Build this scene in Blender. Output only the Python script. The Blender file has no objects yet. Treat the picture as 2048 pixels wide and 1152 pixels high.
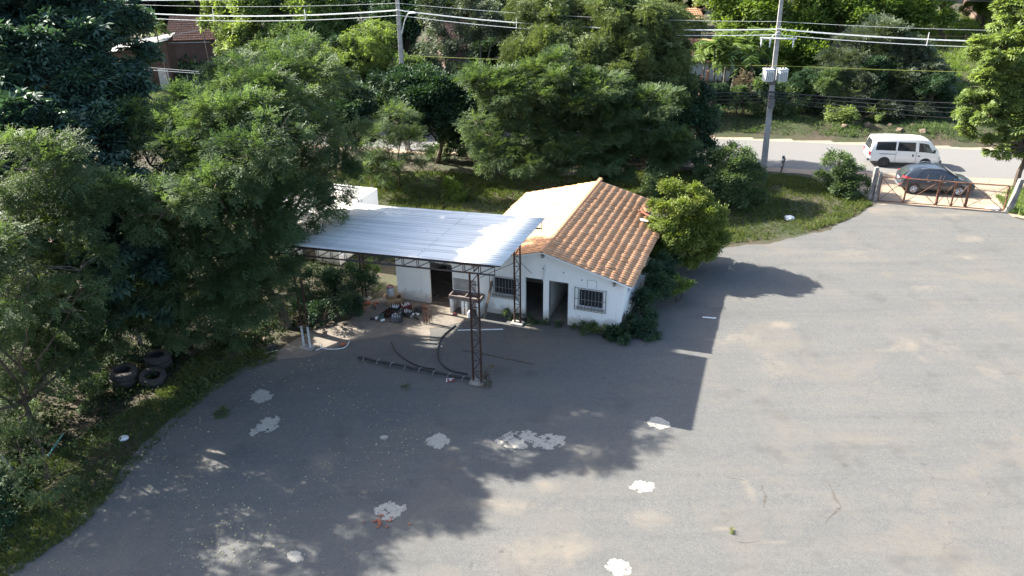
import bpy, bmesh, math, random
import numpy as np
from mathutils import Vector, Matrix, Euler
R = math.radians
scn = bpy.context.scene
col = scn.collection
random.seed(7)
rng = np.random.default_rng(11)

# ---------------------------------------------------------------- camera
FPX, TH, CH, ROLL = 1550.0, R(25.8), 16.3, R(0.6)
fw = np.array([0, math.cos(TH), -math.sin(TH)])
d0 = np.array([0, -math.sin(TH), -math.cos(TH)])
r0 = np.array([1.0, 0, 0])
cr = math.cos(ROLL)*r0 + math.sin(ROLL)*d0
cd = -math.sin(ROLL)*r0 + math.cos(ROLL)*d0
CP = np.array([0, 0, CH])
cam = bpy.data.objects.new('camera', bpy.data.cameras.new('camera'))
col.objects.link(cam)
M = Matrix(((cr[0], -cd[0], -fw[0], 0), (cr[1], -cd[1], -fw[1], 0), (cr[2], -cd[2], -fw[2], CH), (0, 0, 0, 1)))
cam.matrix_world = M
cam.data.sensor_width = 36
cam.data.lens = 36*FPX/2048
cam.data.clip_start = 0.2
cam.data.clip_end = 2000
scn.camera = cam
# ---------------------------------------------------------------- light
SUN_EL = R(35.6)
SUN_AZ = math.atan2(0.39, -0.92)        # direction towards the sun, from +X
sd = Vector((math.cos(SUN_AZ)*math.cos(SUN_EL), math.sin(SUN_AZ)*math.cos(SUN_EL), math.sin(SUN_EL)))
w_ = bpy.data.worlds.new('World'); scn.world = w_; w_.use_nodes = True
nt = w_.node_tree
sky = nt.nodes.new('ShaderNodeTexSky'); sky.sky_type = 'NISHITA'; sky.sun_disc = False
sky.sun_elevation = SUN_EL
sky.sun_rotation = math.atan2(sd.x, sd.y)
sky.air_density = 1.0; sky.dust_density = 2.6; sky.ozone_density = 1.0
bg = nt.nodes['Background']; bg.inputs[1].default_value = 0.10
nt.links.new(sky.outputs[0], bg.inputs[0])
sl = bpy.data.lights.new('sun', 'SUN'); sl.energy = 5.0; sl.angle = R(0.53); sl.color = (1.0, 0.93, 0.82)
so = bpy.data.objects.new('sun', sl); col.objects.link(so)
so.rotation_euler = sd.to_track_quat('Z', 'Y').to_euler(); so.location = (-60, 60, 60)
scn.view_settings.view_transform = 'Standard'
scn.view_settings.look = 'None'
scn.view_settings.exposure = 2.05
scn.view_settings.gamma = 1

# ---------------------------------------------------------------- placing helpers
def G(x, y, z=0.0):
    v = fw + (x-1024)/FPX*cr + (y-576)/FPX*cd
    return CP + v*((z-CH)/v[2])
def at(x, y, Y):
    v = fw + (x-1024)/FPX*cr + (y-576)/FPX*cd
    return CP + v*(Y/v[1])
def road_near(x): return 51.6 - .2126*(x-24)
def road_far(x): return 58.9 - .2126*(x-24)
def gh(x, y):                      # terrain height
    d = y - road_far(x) - 1.0
    if d <= 0: return 0.0
    return 0.75*min(1.0, d/2.2) + min(2.5, max(0, d-14)*0.03)

# ---------------------------------------------------------------- object helpers
def tag(o, label=None, cat=None, group=None, kind=None):
    if label: o['label'] = label
    if cat: o['category'] = cat
    if group: o['group'] = group
    if kind: o['kind'] = kind
    return o
def empty(name, loc, rz=0, label=None, cat=None, group=None):
    o = bpy.data.objects.new(name, None); col.objects.link(o)
    o.location = loc; o.rotation_euler = (0, 0, rz); o.empty_display_size = .2
    return tag(o, label, cat, group)
def copy_tree(o, parent=None):
    c = o.copy(); col.objects.link(c)
    if parent: c.parent = parent
    for ch in list(o.children): copy_tree(ch, c)
    return c
class MB:
    def __init__(s): s.v = []; s.f = []
    def face(s, pts):
        n = len(s.v); s.v += [tuple(p) for p in pts]; s.f.append(tuple(range(n, n+len(pts)))); return s
    def box(s, a, b, rot=None, org=(0, 0, 0)):
        x0, y0, z0 = a; x1, y1, z1 = b
        P = [(x0,y0,z0),(x1,y0,z0),(x1,y1,z0),(x0,y1,z0),(x0,y0,z1),(x1,y0,z1),(x1,y1,z1),(x0,y1,z1)]
        if rot is not None:
            P = [tuple(Vector(org) + rot @ Vector(p)) for p in P]
        n = len(s.v); s.v += P
        s.f += [tuple(n+i for i in q) for q in ((0,3,2,1),(4,5,6,7),(0,1,5,4),(1,2,6,5),(2,3,7,6),(3,0,4,7))]
        return s
    def prism(s, P, Q):            # two rings of equal length
        n = len(s.v); k = len(P); s.v += [tuple(p) for p in P] + [tuple(p) for p in Q]
        for i in range(k):
            j = (i+1) % k; s.f.append((n+i, n+j, n+k+j, n+k+i))
        s.f.append(tuple(n+i for i in reversed(range(k)))); s.f.append(tuple(n+k+i for i in range(k)))
        return s
    def tube(s, pts, r, seg=6, cap=True):
        pts = [Vector(p) for p in pts]
        rs = r if isinstance(r, (list, tuple)) else [r]*len(pts)
        n0 = len(s.v); prev = None
        for i, p in enumerate(pts):
            t = (pts[min(i+1, len(pts)-1)] - pts[max(i-1, 0)]).normalized()
            if prev is None:
                a = Vector((0, 0, 1)) if abs(t.z) < .9 else Vector((1, 0, 0))
                u = t.cross(a).normalized()
            else:
                u = (prev - t*prev.dot(t)).normalized()
            prev = u; w = t.cross(u)
            for k in range(seg):
                an = 2*math.pi*k/seg
                s.v.append(tuple(p + (u*math.cos(an) + w*math.sin(an))*rs[i]))
        for i in range(len(pts)-1):
            for k in range(seg):
                a = n0+i*seg+k; b = n0+i*seg+(k+1) % seg
                s.f.append((a, b, b+seg, a+seg))
        if cap:
            s.f.append(tuple(n0+k for k in reversed(range(seg))))
            s.f.append(tuple(n0+(len(pts)-1)*seg+k for k in range(seg)))
        return s
    def lathe(s, prof, seg=20, c=(0, 0, 0), axis='z'):
        n0 = len(s.v)
        for r, z in prof:
            for k in range(seg):
                an = 2*math.pi*k/seg; x = r*math.cos(an); y = r*math.sin(an)
                p = (x, y, z) if axis == 'z' else (x, z, y)
                s.v.append((c[0]+p[0], c[1]+p[1], c[2]+p[2]))
        for i in range(len(prof)-1):
            for k in range(seg):
                a = n0+i*seg+k; b = n0+i*seg+(k+1) % seg
                s.f.append((a, b, b+seg, a+seg) if axis == 'z' else (a, a+seg, b+seg, b))
        return s
    def bar(s, a, b, w):           # square bar
        return s.tube([a, b], w*.7071, 4)
    def build(s, name, mat, parent=None, smooth=False, bevel=0, recalc=True):
        me = bpy.data.meshes.new(name); me.from_pydata(s.v, [], s.f)
        if recalc:
            bm = bmesh.new(); bm.from_mesh(me); bmesh.ops.recalc_face_normals(bm, faces=bm.faces); bm.to_mesh(me); bm.free()
        me.materials.append(mat)
        if smooth:
            me.polygons.foreach_set('use_smooth', [True]*len(me.polygons))
            me.set_sharp_from_angle(angle=R(40))
        o = bpy.data.objects.new(name, me); col.objects.link(o)
        if parent: o.parent = parent
        if bevel:
            m = o.modifiers.new('bevel', 'BEVEL'); m.width = bevel; m.segments = 2; m.limit_method = 'ANGLE'; m.angle_limit = R(35)
        return o
def npmesh(name, V, F4, mat, parent=None, attr=None, smooth=False):
    me = bpy.data.meshes.new(name)
    nf, k = F4.shape
    me.vertices.add(len(V)); me.vertices.foreach_set('co', V.astype(np.float32).ravel())
    me.loops.add(nf*k); me.loops.foreach_set('vertex_index', F4.astype(np.int32).ravel())
    me.polygons.add(nf); me.polygons.foreach_set('loop_start', np.arange(0, nf*k, k, dtype=np.int32))
    me.polygons.foreach_set('loop_total', np.full(nf, k, dtype=np.int32))
    if smooth: me.polygons.foreach_set('use_smooth', np.ones(nf, dtype=bool))
    me.update(calc_edges=True)
    if attr is not None:
        a = me.attributes.new('tint', 'FLOAT', 'FACE'); a.data.foreach_set('value', attr.astype(np.float32))
    me.materials.append(mat)
    o = bpy.data.objects.new(name, me); col.objects.link(o)
    if parent: o.parent = parent
    return o

# ---------------------------------------------------------------- materials
class NT:
    def __init__(s, name):
        s.m = bpy.data.materials.new(name); s.m.use_nodes = True; s.t = s.m.node_tree
        s.b = s.t.nodes['Principled BSDF']; s.co = None
    def n(s, ty, **kw):
        x = s.t.nodes.new('ShaderNode'+ty)
        for k, v in kw.items(): setattr(x, k, v)
        return x
    def l(s, a, b): s.t.links.new(a, b)
    def coord(s, kind='Object'):
        return s.n('TexCoord').outputs[kind]
    def noise(s, scale, detail=4, rough=.55, co=None, dist=0):
        x = s.n('TexNoise'); x.inputs['Scale'].default_value = scale; x.inputs['Detail'].default_value = detail
        x.inputs['Roughness'].default_value = rough; x.inputs['Distortion'].default_value = dist
        s.l(co if co is not None else s.coord(), x.inputs['Vector']); return x.outputs['Fac']
    def ramp(s, fac, stops, interp='LINEAR'):
        x = s.n('ValToRGB'); x.color_ramp.interpolation = interp
        e = x.color_ramp.elements
        while len(e) < len(stops): e.new(.5)
        for i, (p, c) in enumerate(stops):
            e[i].position = p; e[i].color = (c, c, c, 1) if not isinstance(c, tuple) else (*c, 1)
        s.l(fac, x.inputs[0]); return x.outputs[0]
    def mix(s, fac, a, b, mode='MIX'):
        x = s.n('MixRGB', blend_type=mode)
        for i, v in ((0, fac), (1, a), (2, b)):
            if isinstance(v, (int, float)): x.inputs[i].default_value = v if i == 0 else (v, v, v, 1)
            elif isinstance(v, tuple): x.inputs[i].default_value = (*v, 1)
            else: s.l(v, x.inputs[i])
        return x.outputs[0]
    def math(s, op, a, b=0.0, clamp=False):
        x = s.n('Math', operation=op); x.use_clamp = clamp
        for i, v in ((0, a), (1, b)):
            if isinstance(v, (int, float)): x.inputs[i].default_value = v
            else: s.l(v, x.inputs[i])
        return x.outputs[0]
    def bump(s, h, st=.3, dist=.02):
        x = s.n('Bump'); x.inputs['Strength'].default_value = st; x.inputs['Distance'].default_value = dist
        s.l(h, x.inputs['Height']); s.l(x.outputs[0], s.b.inputs['Normal'])
    def out(s, c, rough=.8, metal=0, spec=None):
        if isinstance(c, tuple): s.b.inputs['Base Color'].default_value = (*c, 1)
        else: s.l(c, s.b.inputs['Base Color'])
        if isinstance(rough, (int, float)): s.b.inputs['Roughness'].default_value = rough
        else: s.l(rough, s.b.inputs['Roughness'])
        s.b.inputs['Metallic'].default_value = metal
        if spec is not None: s.b.inputs['Specular IOR Level'].default_value = spec
        return s.m
def simple(name, c, c2=None, scale=3.0, rough=.7, metal=0, bump=0, spec=None, lo=.35, hi=.65, detail=5):
    k = NT(name)
    if c2 is None: c2 = tuple(x*.7 for x in c)
    n = k.noise(scale, detail)
    m = k.out(k.ramp(n, [(lo, c), (hi, c2)]), rough, metal, spec)
    if bump: k.bump(k.noise(scale*6, 3), bump)
    return m
def foliage(name, dark, mid, light, trans=.35, rough=.45, spec=.35, gain=1.0):
    def gl(c): g = sum(c)/3; return tuple(gain*(v*.88+g*.12) for v in c)
    dark, mid, light = gl(dark), gl(mid), gl(light)
    k = NT(name)
    a = k.n('Attribute', attribute_name='tint')
    nz = k.noise(.55, 3)
    f = k.math('ADD', k.math('MULTIPLY', a.outputs['Fac'], .72), k.math('MULTIPLY', k.math('SUBTRACT', nz, .36), .9), True)
    c = k.ramp(f, [(0, dark), (.5, mid), (1, light)])
    k.out(c, min(.9, rough+.17), 0, spec*.8)
    tr = k.n('BsdfTranslucent')
    g = k.mix(1.0, c, (1.25, 1.3, .55), 'MULTIPLY'); k.l(g, tr.inputs[0])
    ms = k.n('MixShader'); ms.inputs[0].default_value = trans
    k.l(k.b.outputs[0], ms.inputs[1]); k.l(tr.outputs[0], ms.inputs[2])
    k.l(ms.outputs[0], k.t.nodes['Material Output'].inputs[0])
    return k.m
MT = {}
MT['leaf_green'] = foliage('leaf_green', (.024,.043,.017), (.048,.079,.030), (.087,.126,.048), .4, gain=1.75)
MT['leaf_olive'] = foliage('leaf_olive', (.040,.062,.022), (.080,.110,.038), (.140,.175,.060), .3, gain=1.35)
MT['leaf_dark'] = foliage('leaf_dark', (.008,.022,.011), (.017,.040,.018), (.034,.066,.026), .22, .45, .3, gain=1.8)
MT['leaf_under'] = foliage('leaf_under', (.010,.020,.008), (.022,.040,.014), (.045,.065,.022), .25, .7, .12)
MT['leaf_blue'] = foliage('leaf_blue', (.010,.024,.018), (.020,.044,.032), (.038,.070,.050), .2, .42, .4, gain=2.7)
MT['leaf_bright'] = foliage('leaf_bright', (.042,.080,.012), (.090,.145,.022), (.150,.210,.038), .45, gain=1.35)
MT['leaf_yellow'] = foliage('leaf_yellow', (.070,.110,.015), (.140,.190,.030), (.260,.290,.050), .4, gain=1.0)
MT['leaf_silver'] = foliage('leaf_silver', (.028,.045,.024), (.055,.078,.044), (.100,.125,.082), .22, .42, .35, gain=1.45)
MT['leaf_feather'] = foliage('leaf_feather', (.022,.041,.018), (.045,.076,.031), (.082,.118,.052), .4, gain=1.9)
MT['leaf_palm'] = foliage('leaf_palm', (.050,.090,.015), (.100,.170,.025), (.190,.270,.050), .35, .35, .5, gain=1.1)
MT['leaf_light'] = foliage('leaf_light', (.065,.100,.032), (.130,.185,.050), (.210,.270,.080), .4, gain=1.35)
MT['grass'] = foliage('grass', (.035,.055,.012), (.065,.095,.020), (.130,.140,.050), .3, .6, .2, gain=1.35)
MT['dry'] = foliage('dry_stems', (.10,.075,.045), (.16,.125,.075), (.24,.20,.13), .1, .8, .1)
MT['litter'] = foliage('litter', (.16,.17,.08), (.30,.31,.16), (.46,.45,.28), .1, .6, .3)
MT['bark'] = simple('bark', (.105,.080,.058), (.045,.034,.025), 5, .9, bump=.5)
MT['bark_grey'] = simple('bark_grey', (.20,.18,.155), (.09,.08,.065), 4, .9, bump=.5)
MT['rust'] = simple('rust', (.070,.030,.020), (.035,.018,.015), 7, .85, .2)
MT['rust_light'] = simple('rust_light', (.20,.095,.055), (.10,.045,.03), 9, .8)
MT['steel_dark'] = simple('steel_dark', (.040,.050,.055), (.065,.030,.020), 1.1, .6, .3, lo=.42, hi=.62)
MT['black'] = simple('black_rubber', (.018,.018,.019), (.035,.034,.033), 6, .75)
MT['tyre_old'] = simple('tyre_old', (.030,.028,.032), (.060,.052,.048), 5, .8)
MT['concrete'] = simple('concrete', (.36,.34,.31), (.22,.21,.19), 3, .9, bump=.3)
MT['concrete_old'] = simple('concrete_old', (.24,.235,.225), (.10,.095,.09), 3.5, .95, bump=.4)
MT['pole'] = simple('pole_concrete', (.34,.33,.32), (.25,.245,.24), 4, .85, bump=.2)
MT['wire'] = simple('wire_light', (.72,.75,.74), (.60,.64,.63), 3, .45)
MT['wire_dark'] = simple('wire_dark', (.03,.032,.036), (.05,.05,.055), 3, .6)
MT['wire_yellow'] = simple('wire_yellow', (.30,.33,.06), (.24,.27,.05), 3, .6)
MT['white_plastic'] = simple('white_plastic', (.78,.79,.80), (.62,.63,.64), 8, .45)
MT['wood'] = simple('wood', (.30,.20,.12), (.17,.11,.07), 7, .85)
MT['wood_grey'] = simple('wood_grey', (.17,.135,.11), (.10,.08,.065), 9, .9)
MT['brick'] = simple('brick_red', (.40,.13,.07), (.27,.09,.055), 12, .9)
MT['red'] = simple('red_paint', (.22,.04,.04), (.12,.03,.03), 8, .6)
MT['glass'] = simple('dark_glass', (.018,.022,.026), (.03,.035,.04), 2, .06, spec=.8)
MT['chrome'] = simple('alloy', (.62,.63,.65), (.50,.51,.53), 8, .3, .8)
MT['grey_plastic'] = simple('grey_plastic', (.12,.12,.125), (.09,.09,.095), 6, .6)
MT['insulator'] = simple('insulator', (.55,.58,.62), (.45,.48,.52), 5, .3)
MT['trafo'] = simple('transformer_paint', (.60,.62,.62), (.50,.52,.52), 4, .5)
MT['stain_metal'] = simple('metal_frame_paint', (.55,.57,.58), (.36,.37,.38), 5, .5)
MT['grille'] = simple('grille_paint', (.20,.205,.21), (.11,.10,.095), 6, .6)
MT['sinkgrey'] = simple('sink_cement', (.20,.165,.15), (.13,.105,.10), 5, .9)
MT['cardboard'] = simple('cardboard', (.38,.25,.14), (.28,.18,.10), 5, .9)
MT['rock'] = simple('rock', (.15,.115,.085), (.085,.065,.045), 4, .95, bump=.5)

# whitewashed wall with dirt towards its foot
def wall_mat(name, base=(.86,.87,.86), dirt=(.42,.36,.30)):
    k = NT(name); co = k.coord()
    sep = k.n('SeparateXYZ'); k.l(co, sep.inputs[0])
    n1 = k.noise(2.2, 6, .65); n2 = k.noise(9, 4)
    h = k.math('SUBTRACT', k.math('MULTIPLY', n1, 1.2), sep.outputs[2])
    foot = k.ramp(h, [(.0, 0.0), (.38, .75)])
    mpw = k.n('Mapping'); k.l(co, mpw.inputs[0]); mpw.inputs['Scale'].default_value = (5, 5, .35)
    spots = k.math('MAXIMUM', k.ramp(k.noise(1.3, 8, .75), [(.58, 0.0), (.70, .5)]), k.ramp(k.noise(1.4, 5, .6, mpw.outputs[0]), [(.58, 0.0), (.75, .55)]))
    c = k.mix(foot, k.mix(spots, base, tuple(x*.78 for x in base)), dirt)
    c = k.mix(k.ramp(n2, [(.3, .0), (.8, .12)]), c, dirt)
    k.out(c, .85); k.bump(n2, .25, .01); return k.m
MT['wall'] = wall_mat('whitewash')
MT['plaster_in'] = wall_mat('inner_plaster', (.60,.62,.60))

def brick_mat(name, a, b, mortar=(.25,.20,.17), sc=1.0):
    k = NT(name); co = k.coord()
    mp = k.n('Mapping'); k.l(co, mp.inputs[0]); mp.inputs['Rotation'].default_value = (R(90), 0, 0)
    br = k.n('TexBrick'); k.l(mp.outputs[0], br.inputs[0]); br.inputs['Scale'].default_value = 4*sc
    br.inputs['Color1'].default_value = (*a, 1); br.inputs['Color2'].default_value = (*b, 1); br.inputs['Mortar'].default_value = (*mortar, 1)
    br.inputs['Mortar Size'].default_value = .03
    c = k.mix(k.ramp(k.noise(1.2, 5), [(.4, 0.0), (.7, .6)]), br.outputs[0], tuple(x*.5 for x in a))
    return k.out(c, .9)
MT['brickwall'] = brick_mat('brick_wall', (.19,.095,.065), (.14,.07,.05), (.15,.125,.11))

def tile_mat(name, a, b, c3):
    k = NT(name)
    at_ = k.n('Attribute', attribute_name='tint').outputs['Fac']
    c = k.ramp(at_, [(0, a), (.55, b), (1, c3)])
    st = k.ramp(k.noise(1.6, 6, .7), [(.52, 0.0), (.8, .28)])
    c = k.mix(st, c, (.30,.17,.09))
    moss = k.ramp(k.noise(2.6, 7, .75), [(.60, 0.0), (.72, .55)])
    c = k.mix(moss, c, (.15,.10,.065))
    c = k.mix(k.ramp(k.noise(22, 3), [(.35, 0.0), (.75, .25)]), c, (.60,.36,.20))
    k.out(c, .85); k.bump(k.noise(40, 2), .15, .005); return k.m
MT['tile'] = tile_mat('clay_tile', (.46,.23,.115), (.54,.29,.15), (.60,.35,.20))
MT['tile_far'] = tile_mat('clay_tile_old', (.28,.135,.085), (.36,.185,.12), (.42,.24,.16))

# galvanised roof sheets
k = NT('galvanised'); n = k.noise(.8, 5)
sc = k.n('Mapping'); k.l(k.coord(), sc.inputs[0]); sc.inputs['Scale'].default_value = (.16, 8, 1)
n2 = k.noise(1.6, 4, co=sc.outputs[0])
c = k.mix(k.ramp(n2, [(.38, 0.0), (.62, .8)]), (.84,.83,.79), (.55,.55,.53))  # dark streaks along the ribs paint in shading the ribs lack
c = k.mix(k.ramp(k.noise(2.6, 7, .7), [(.62, 0.0), (.74, .55)]), c, (.40,.28,.20))
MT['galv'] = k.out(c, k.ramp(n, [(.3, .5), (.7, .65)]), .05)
MT['galv_old'] = simple('galv_old', (.42,.44,.46), (.30,.29,.28), 2.5, .6, .3)

# ---- asphalt of the yard: aggregate, sand drifts
def ellipse_mask(k, co, items, soft, nz):
    cur = None
    for (x, y, a, b, ang) in items:
        mp = k.n('Mapping', vector_type='TEXTURE'); k.l(co, mp.inputs[0])
        mp.inputs['Location'].default_value = (x, y, 0); mp.inputs['Rotation'].default_value = (0, 0, ang)
        mp.inputs['Scale'].default_value = (a, b, 1000)
        ln = k.n('VectorMath', operation='LENGTH'); k.l(mp.outputs[0], ln.inputs[0])
        v = k.math('SUBTRACT', 2.0, k.math('ADD', ln.outputs['Value'], k.math('MULTIPLY', nz, 2.7)))
        cur = v if cur is None else k.math('MAXIMUM', cur, v)
    return k.ramp(cur, [(max(0, .12-soft*.1), 0.0), (.12+soft, 1.0)])
def px_ell(px, py, rx, ry):
    p = G(px, py); a = abs(G(px+rx, py)[0]-p[0]); b = abs(G(px, py-ry)[1]-p[1])
    return (p[0], p[1], a, b, math.atan2(p[0], -p[1]*0-p[1])*0)
k = NT('asphalt_yard'); co = k.coord()
fine = k.noise(38, 3, .8, co); mid = k.noise(5, 5, .7, co); big = k.noise(.35, 6, .62, co, .4)
c = k.ramp(fine, [(.30, (.068,.070,.070)), (.52, (.126,.127,.124)), (.70, (.205,.203,.194))])
c = k.mix(k.ramp(big, [(.35, 0.0), (.7, .5)]), c, (.100,.103,.102), 'MIX')
c = k.mix(k.ramp(mid, [(.45, 0.0), (.75, .38)]), c, (.18,.173,.158))
sandn = k.noise(.9, 7, .68, co, .5)
gen = k.ramp(k.noise(.28, 8, .66, co, .8), [(.50, 0.0), (.68, .55)])
c = k.mix(gen, c, (.175,.155,.128))
S = [px_ell(*q) for q in [(1830,692,110,36),(1990,745,40,30),(1850,575,50,10),(1945,480,60,12),(1935,515,50,10),(1290,560,60,60),(1340,600,30,50),
     (1545,735,45,40),(1450,1058,60,10),(1540,1085,60,10),(900,930,60,30),(1090,970,60,22),(1000,1010,180,30),(1090,1100,200,60),(1500,985,22,40),(1205,830,30,35),(760,960,70,25),
     (420,905,60,30),(640,930,60,50),(1480,680,90,20),(1560,650,60,14),(1750,420,120,14),(1900,430,160,12),(1700,510,60,20),(1300,1040,90,40),(1230,670,50,8)]]
sm = ellipse_mask(k, co, S, .7, sandn)
c = k.mix(k.math('MULTIPLY', sm, .55), c, (.24,.205,.165))
vor = k.n('TexVoronoi', feature='DISTANCE_TO_EDGE'); vor.inputs['Scale'].default_value = .42
wob = k.n('VectorMath', operation='ADD'); k.l(co, wob.inputs[0])
wn = k.n('TexNoise'); wn.inputs['Scale'].default_value = 1.4; wn.inputs['Detail'].default_value = 5; k.l(co, wn.inputs['Vector']); k.l(wn.outputs['Color'], wob.inputs[1]); k.l(wob.outputs[0], vor.inputs['Vector'])
ck = k.math('MULTIPLY', k.ramp(vor.outputs['Distance'], [(.0, 1.0), (.016, 0.0)]), k.ramp(k.noise(.5, 2, co=co), [(.52, 0.0), (.62, .28)]))
c = k.mix(ck, c, (.055,.054,.052))
c = k.mix(k.ramp(k.noise(.6, 3, .5, co), [(.58, 0.0), (.72, .5)]), c, (.085,.083,.08))
mpt = k.n('Mapping'); k.l(co, mpt.inputs[0]); mpt.inputs['Rotation'].default_value = (0, 0, R(-62)); mpt.inputs['Scale'].default_value = (.10, 1.5, 1)
trk = k.noise(1.0, 5, .65, mpt.outputs[0], .3)
c = k.mix(k.ramp(trk, [(.50, 0.0), (.72, .38)]), c, (.165,.155,.135))
c = k.mix(k.ramp(trk, [(.30, .30), (.46, 0.0)]), c, (.085,.088,.09))
oil = k.noise(1.9, 3, .5, co)
c = k.mix(k.ramp(oil, [(.70, 0.0), (.76, .45)]), c, (.055,.053,.05))
c = k.mix(1.0, c, (.84,.845,.845), 'MULTIPLY')
MT['yard'] = k.out(c, .88, 0, .3); k.bump(fine, .5, .012)
k = NT('asphalt_road'); co = k.coord()
mp = k.n('Mapping'); k.l(co, mp.inputs[0]); mp.inputs['Rotation'].default_value = (0, 0, R(12)); mp.inputs['Scale'].default_value = (.05, 1.1, 1)
c = k.ramp(k.noise(50, 3, .7, co), [(.3, (.105,.105,.105)), (.7, (.19,.188,.18))])
c = k.mix(k.ramp(k.noise(1.0, 4, .6, mp.outputs[0]), [(.35, 0.0), (.7, .7)]), c, (.155,.15,.142))
MT['road'] = k.out(c, .85); k.bump(k.noise(40, 2, co=co), .3, .01)
k = NT('sand'); co = k.coord()
c = k.ramp(k.noise(1.4, 8, .7, co), [(.3, (.34,.27,.20)), (.55, (.28,.215,.155)), (.75, (.20,.15,.11))])
c = k.mix(k.ramp(k.noise(30, 3, co=co), [(.5, 0.0), (.8, .4)]), c, (.22,.17,.13))
MT['sand'] = k.out(c, .95); k.bump(k.noise(9, 5, co=co), .5, .04)
k = NT('slab'); co = k.coord()
c = k.ramp(k.noise(2.0, 8, .7, co), [(.3, (.21,.185,.155)), (.55, (.155,.135,.112)), (.75, (.095,.083,.07))])
MT['slab'] = k.out(c, .9); k.bump(k.noise(14, 5, co=co), .4, .02)
k = NT('soil'); co = k.coord()
g1 = k.noise(.35, 6, .7, co); g2 = k.noise(6, 6, .75, co)
c = k.ramp(g2, [(.3, (.028,.021,.014)), (.5, (.055,.043,.027)), (.72, (.10,.078,.05))])
gr = k.ramp(k.noise(3.2, 7, .75, co), [(.3, (.014,.025,.007)), (.6, (.032,.046,.012)), (.8, (.065,.070,.028))])
c = k.mix(k.ramp(g1, [(.40, 0.0), (.58, .85)]), c, gr)
MT['soil'] = k.out(c, .95); k.bump(g2, .8, .06)
k = NT('cementpatch'); co = k.coord()
c = k.ramp(k.noise(7, 6, .7, co), [(.34, (.42,.395,.34)), (.58, (.33,.31,.265)), (.74, (.17,.16,.135))])
MT['patch'] = k.out(c, .92); k.bump(k.noise(25, 4, co=co), .2, .008)

# ================================================================ SETTING
xs = np.concatenate([np.linspace(-260, -50, 22), np.linspace(-48, 62, 150), np.linspace(65, 260, 22)])
ys = np.concatenate([np.linspace(-30, 8, 8), np.linspace(9, 100, 150), np.linspace(104, 420, 34)])
XX, YY = np.meshgrid(xs, ys)
ZZ = np.vectorize(gh)(XX, YY)
bump = .10*np.sin(XX*1.7+YY*.6)*np.sin(YY*1.3-XX*.4) + .05*np.sin(XX*4.1)*np.sin(YY*3.7)
ZZ = ZZ + np.where((YY-(58.9-.2126*(XX-24)) > 1.5), bump, 0) - .003
idx = np.arange(XX.size).reshape(XX.shape)
F = np.stack([idx[:-1, :-1], idx[:-1, 1:], idx[1:, 1:], idx[1:, :-1]], -1).reshape(-1, 4)
tag(npmesh('ground', np.stack([XX, YY, ZZ], -1).reshape(-1, 3), F, MT['soil'], smooth=True), kind='structure')

def ragged(pts, amp=.12, step=.35, closed=True, seed=1):
    rr = random.Random(seed); out = []
    for i in range(len(pts)):
        a = Vector(pts[i]); b = Vector(pts[(i+1) % len(pts)]); L = (b-a).length
        n = max(1, min(120, int(L/step))); nn = Vector((-(b-a).y, (b-a).x)).normalized() if L > 0 else Vector((0, 0))
        ph = rr.random()*9
        for j in range(n):
            t = j/n; s_ = L*t
            o = amp*(.6*math.sin(s_*1.1+ph)+.4*math.sin(s_*3.3+ph*2)) + amp*rr.uniform(-.35, .35)
            out.append(a.lerp(b, t) + nn*(o if j else 0))
    return out
def sheet(name, pts, z, mat, seed=1, amp=.12, kind='structure'):
    q = ragged([Vector((p[0], p[1])) for p in pts], amp, seed=seed)
    mb = MB(); mb.face([(p.x, p.y, z) for p in q])
    o = mb.build(name, mat)
    if o.data.polygons[0].normal.z < 0: o.data.flip_normals()
    return tag(o, kind=kind)
def Gs(L): return [G(*p)[:2] for p in L]
rd = lambda x, off: (x, road_near(x)+off)
sheet('roadside_dirt', [rd(-150, -.9), rd(10, -.9), rd(17, -1.0), (20.5, 51.0), (22.3, 47.5), (22.3, 44.8), (29.6, 42.6), (31.5, 42.0), (34, 44.5), rd(40, -2), rd(160, -2), rd(160, 9.0), rd(-150, 9.0)], .006, MT['sand'], 3, .22)
road = sheet('road', [rd(-150, 0), rd(160, 0), rd(160, 7.4), rd(-150, 7.4)], .012, MT['road'], 4, .10)
lot_px = [(0,1152),(150,1050),(250,930),(330,850),(400,790),(480,735),(540,716),(620,704)]
lot = [(-16, -12), (-14.8, 13)] + Gs(lot_px) + [(-6.5, 31.4), (-3.0, 33.2), (4.9, 30.0), (8.2, 37.6)] + Gs([(1440,497),(1560,483),(1650,462),(1700,440),(1750,407),(2012,424)]) + [(29.4, 42.6), (29.8, 41.5), (31.5, 38), (38, 30), (40, -12)]
sheet('parking_lot', lot, .012, MT['yard'], 5, .17)
slab_px = [(530,722),(560,700),(620,662),(700,640),(745,600),(795,590)]
slab = Gs(slab_px) + [(-5.4, 33.0), (-1.6, 31.6), (-.9, 31.2), (-1.8, 30.4), (-3.6, 29.7)] + Gs([(860,685),(790,668),(720,680),(660,700),(625,712)])
sheet('concrete_floor', slab, .020, MT['slab'], 6, .08)
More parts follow.
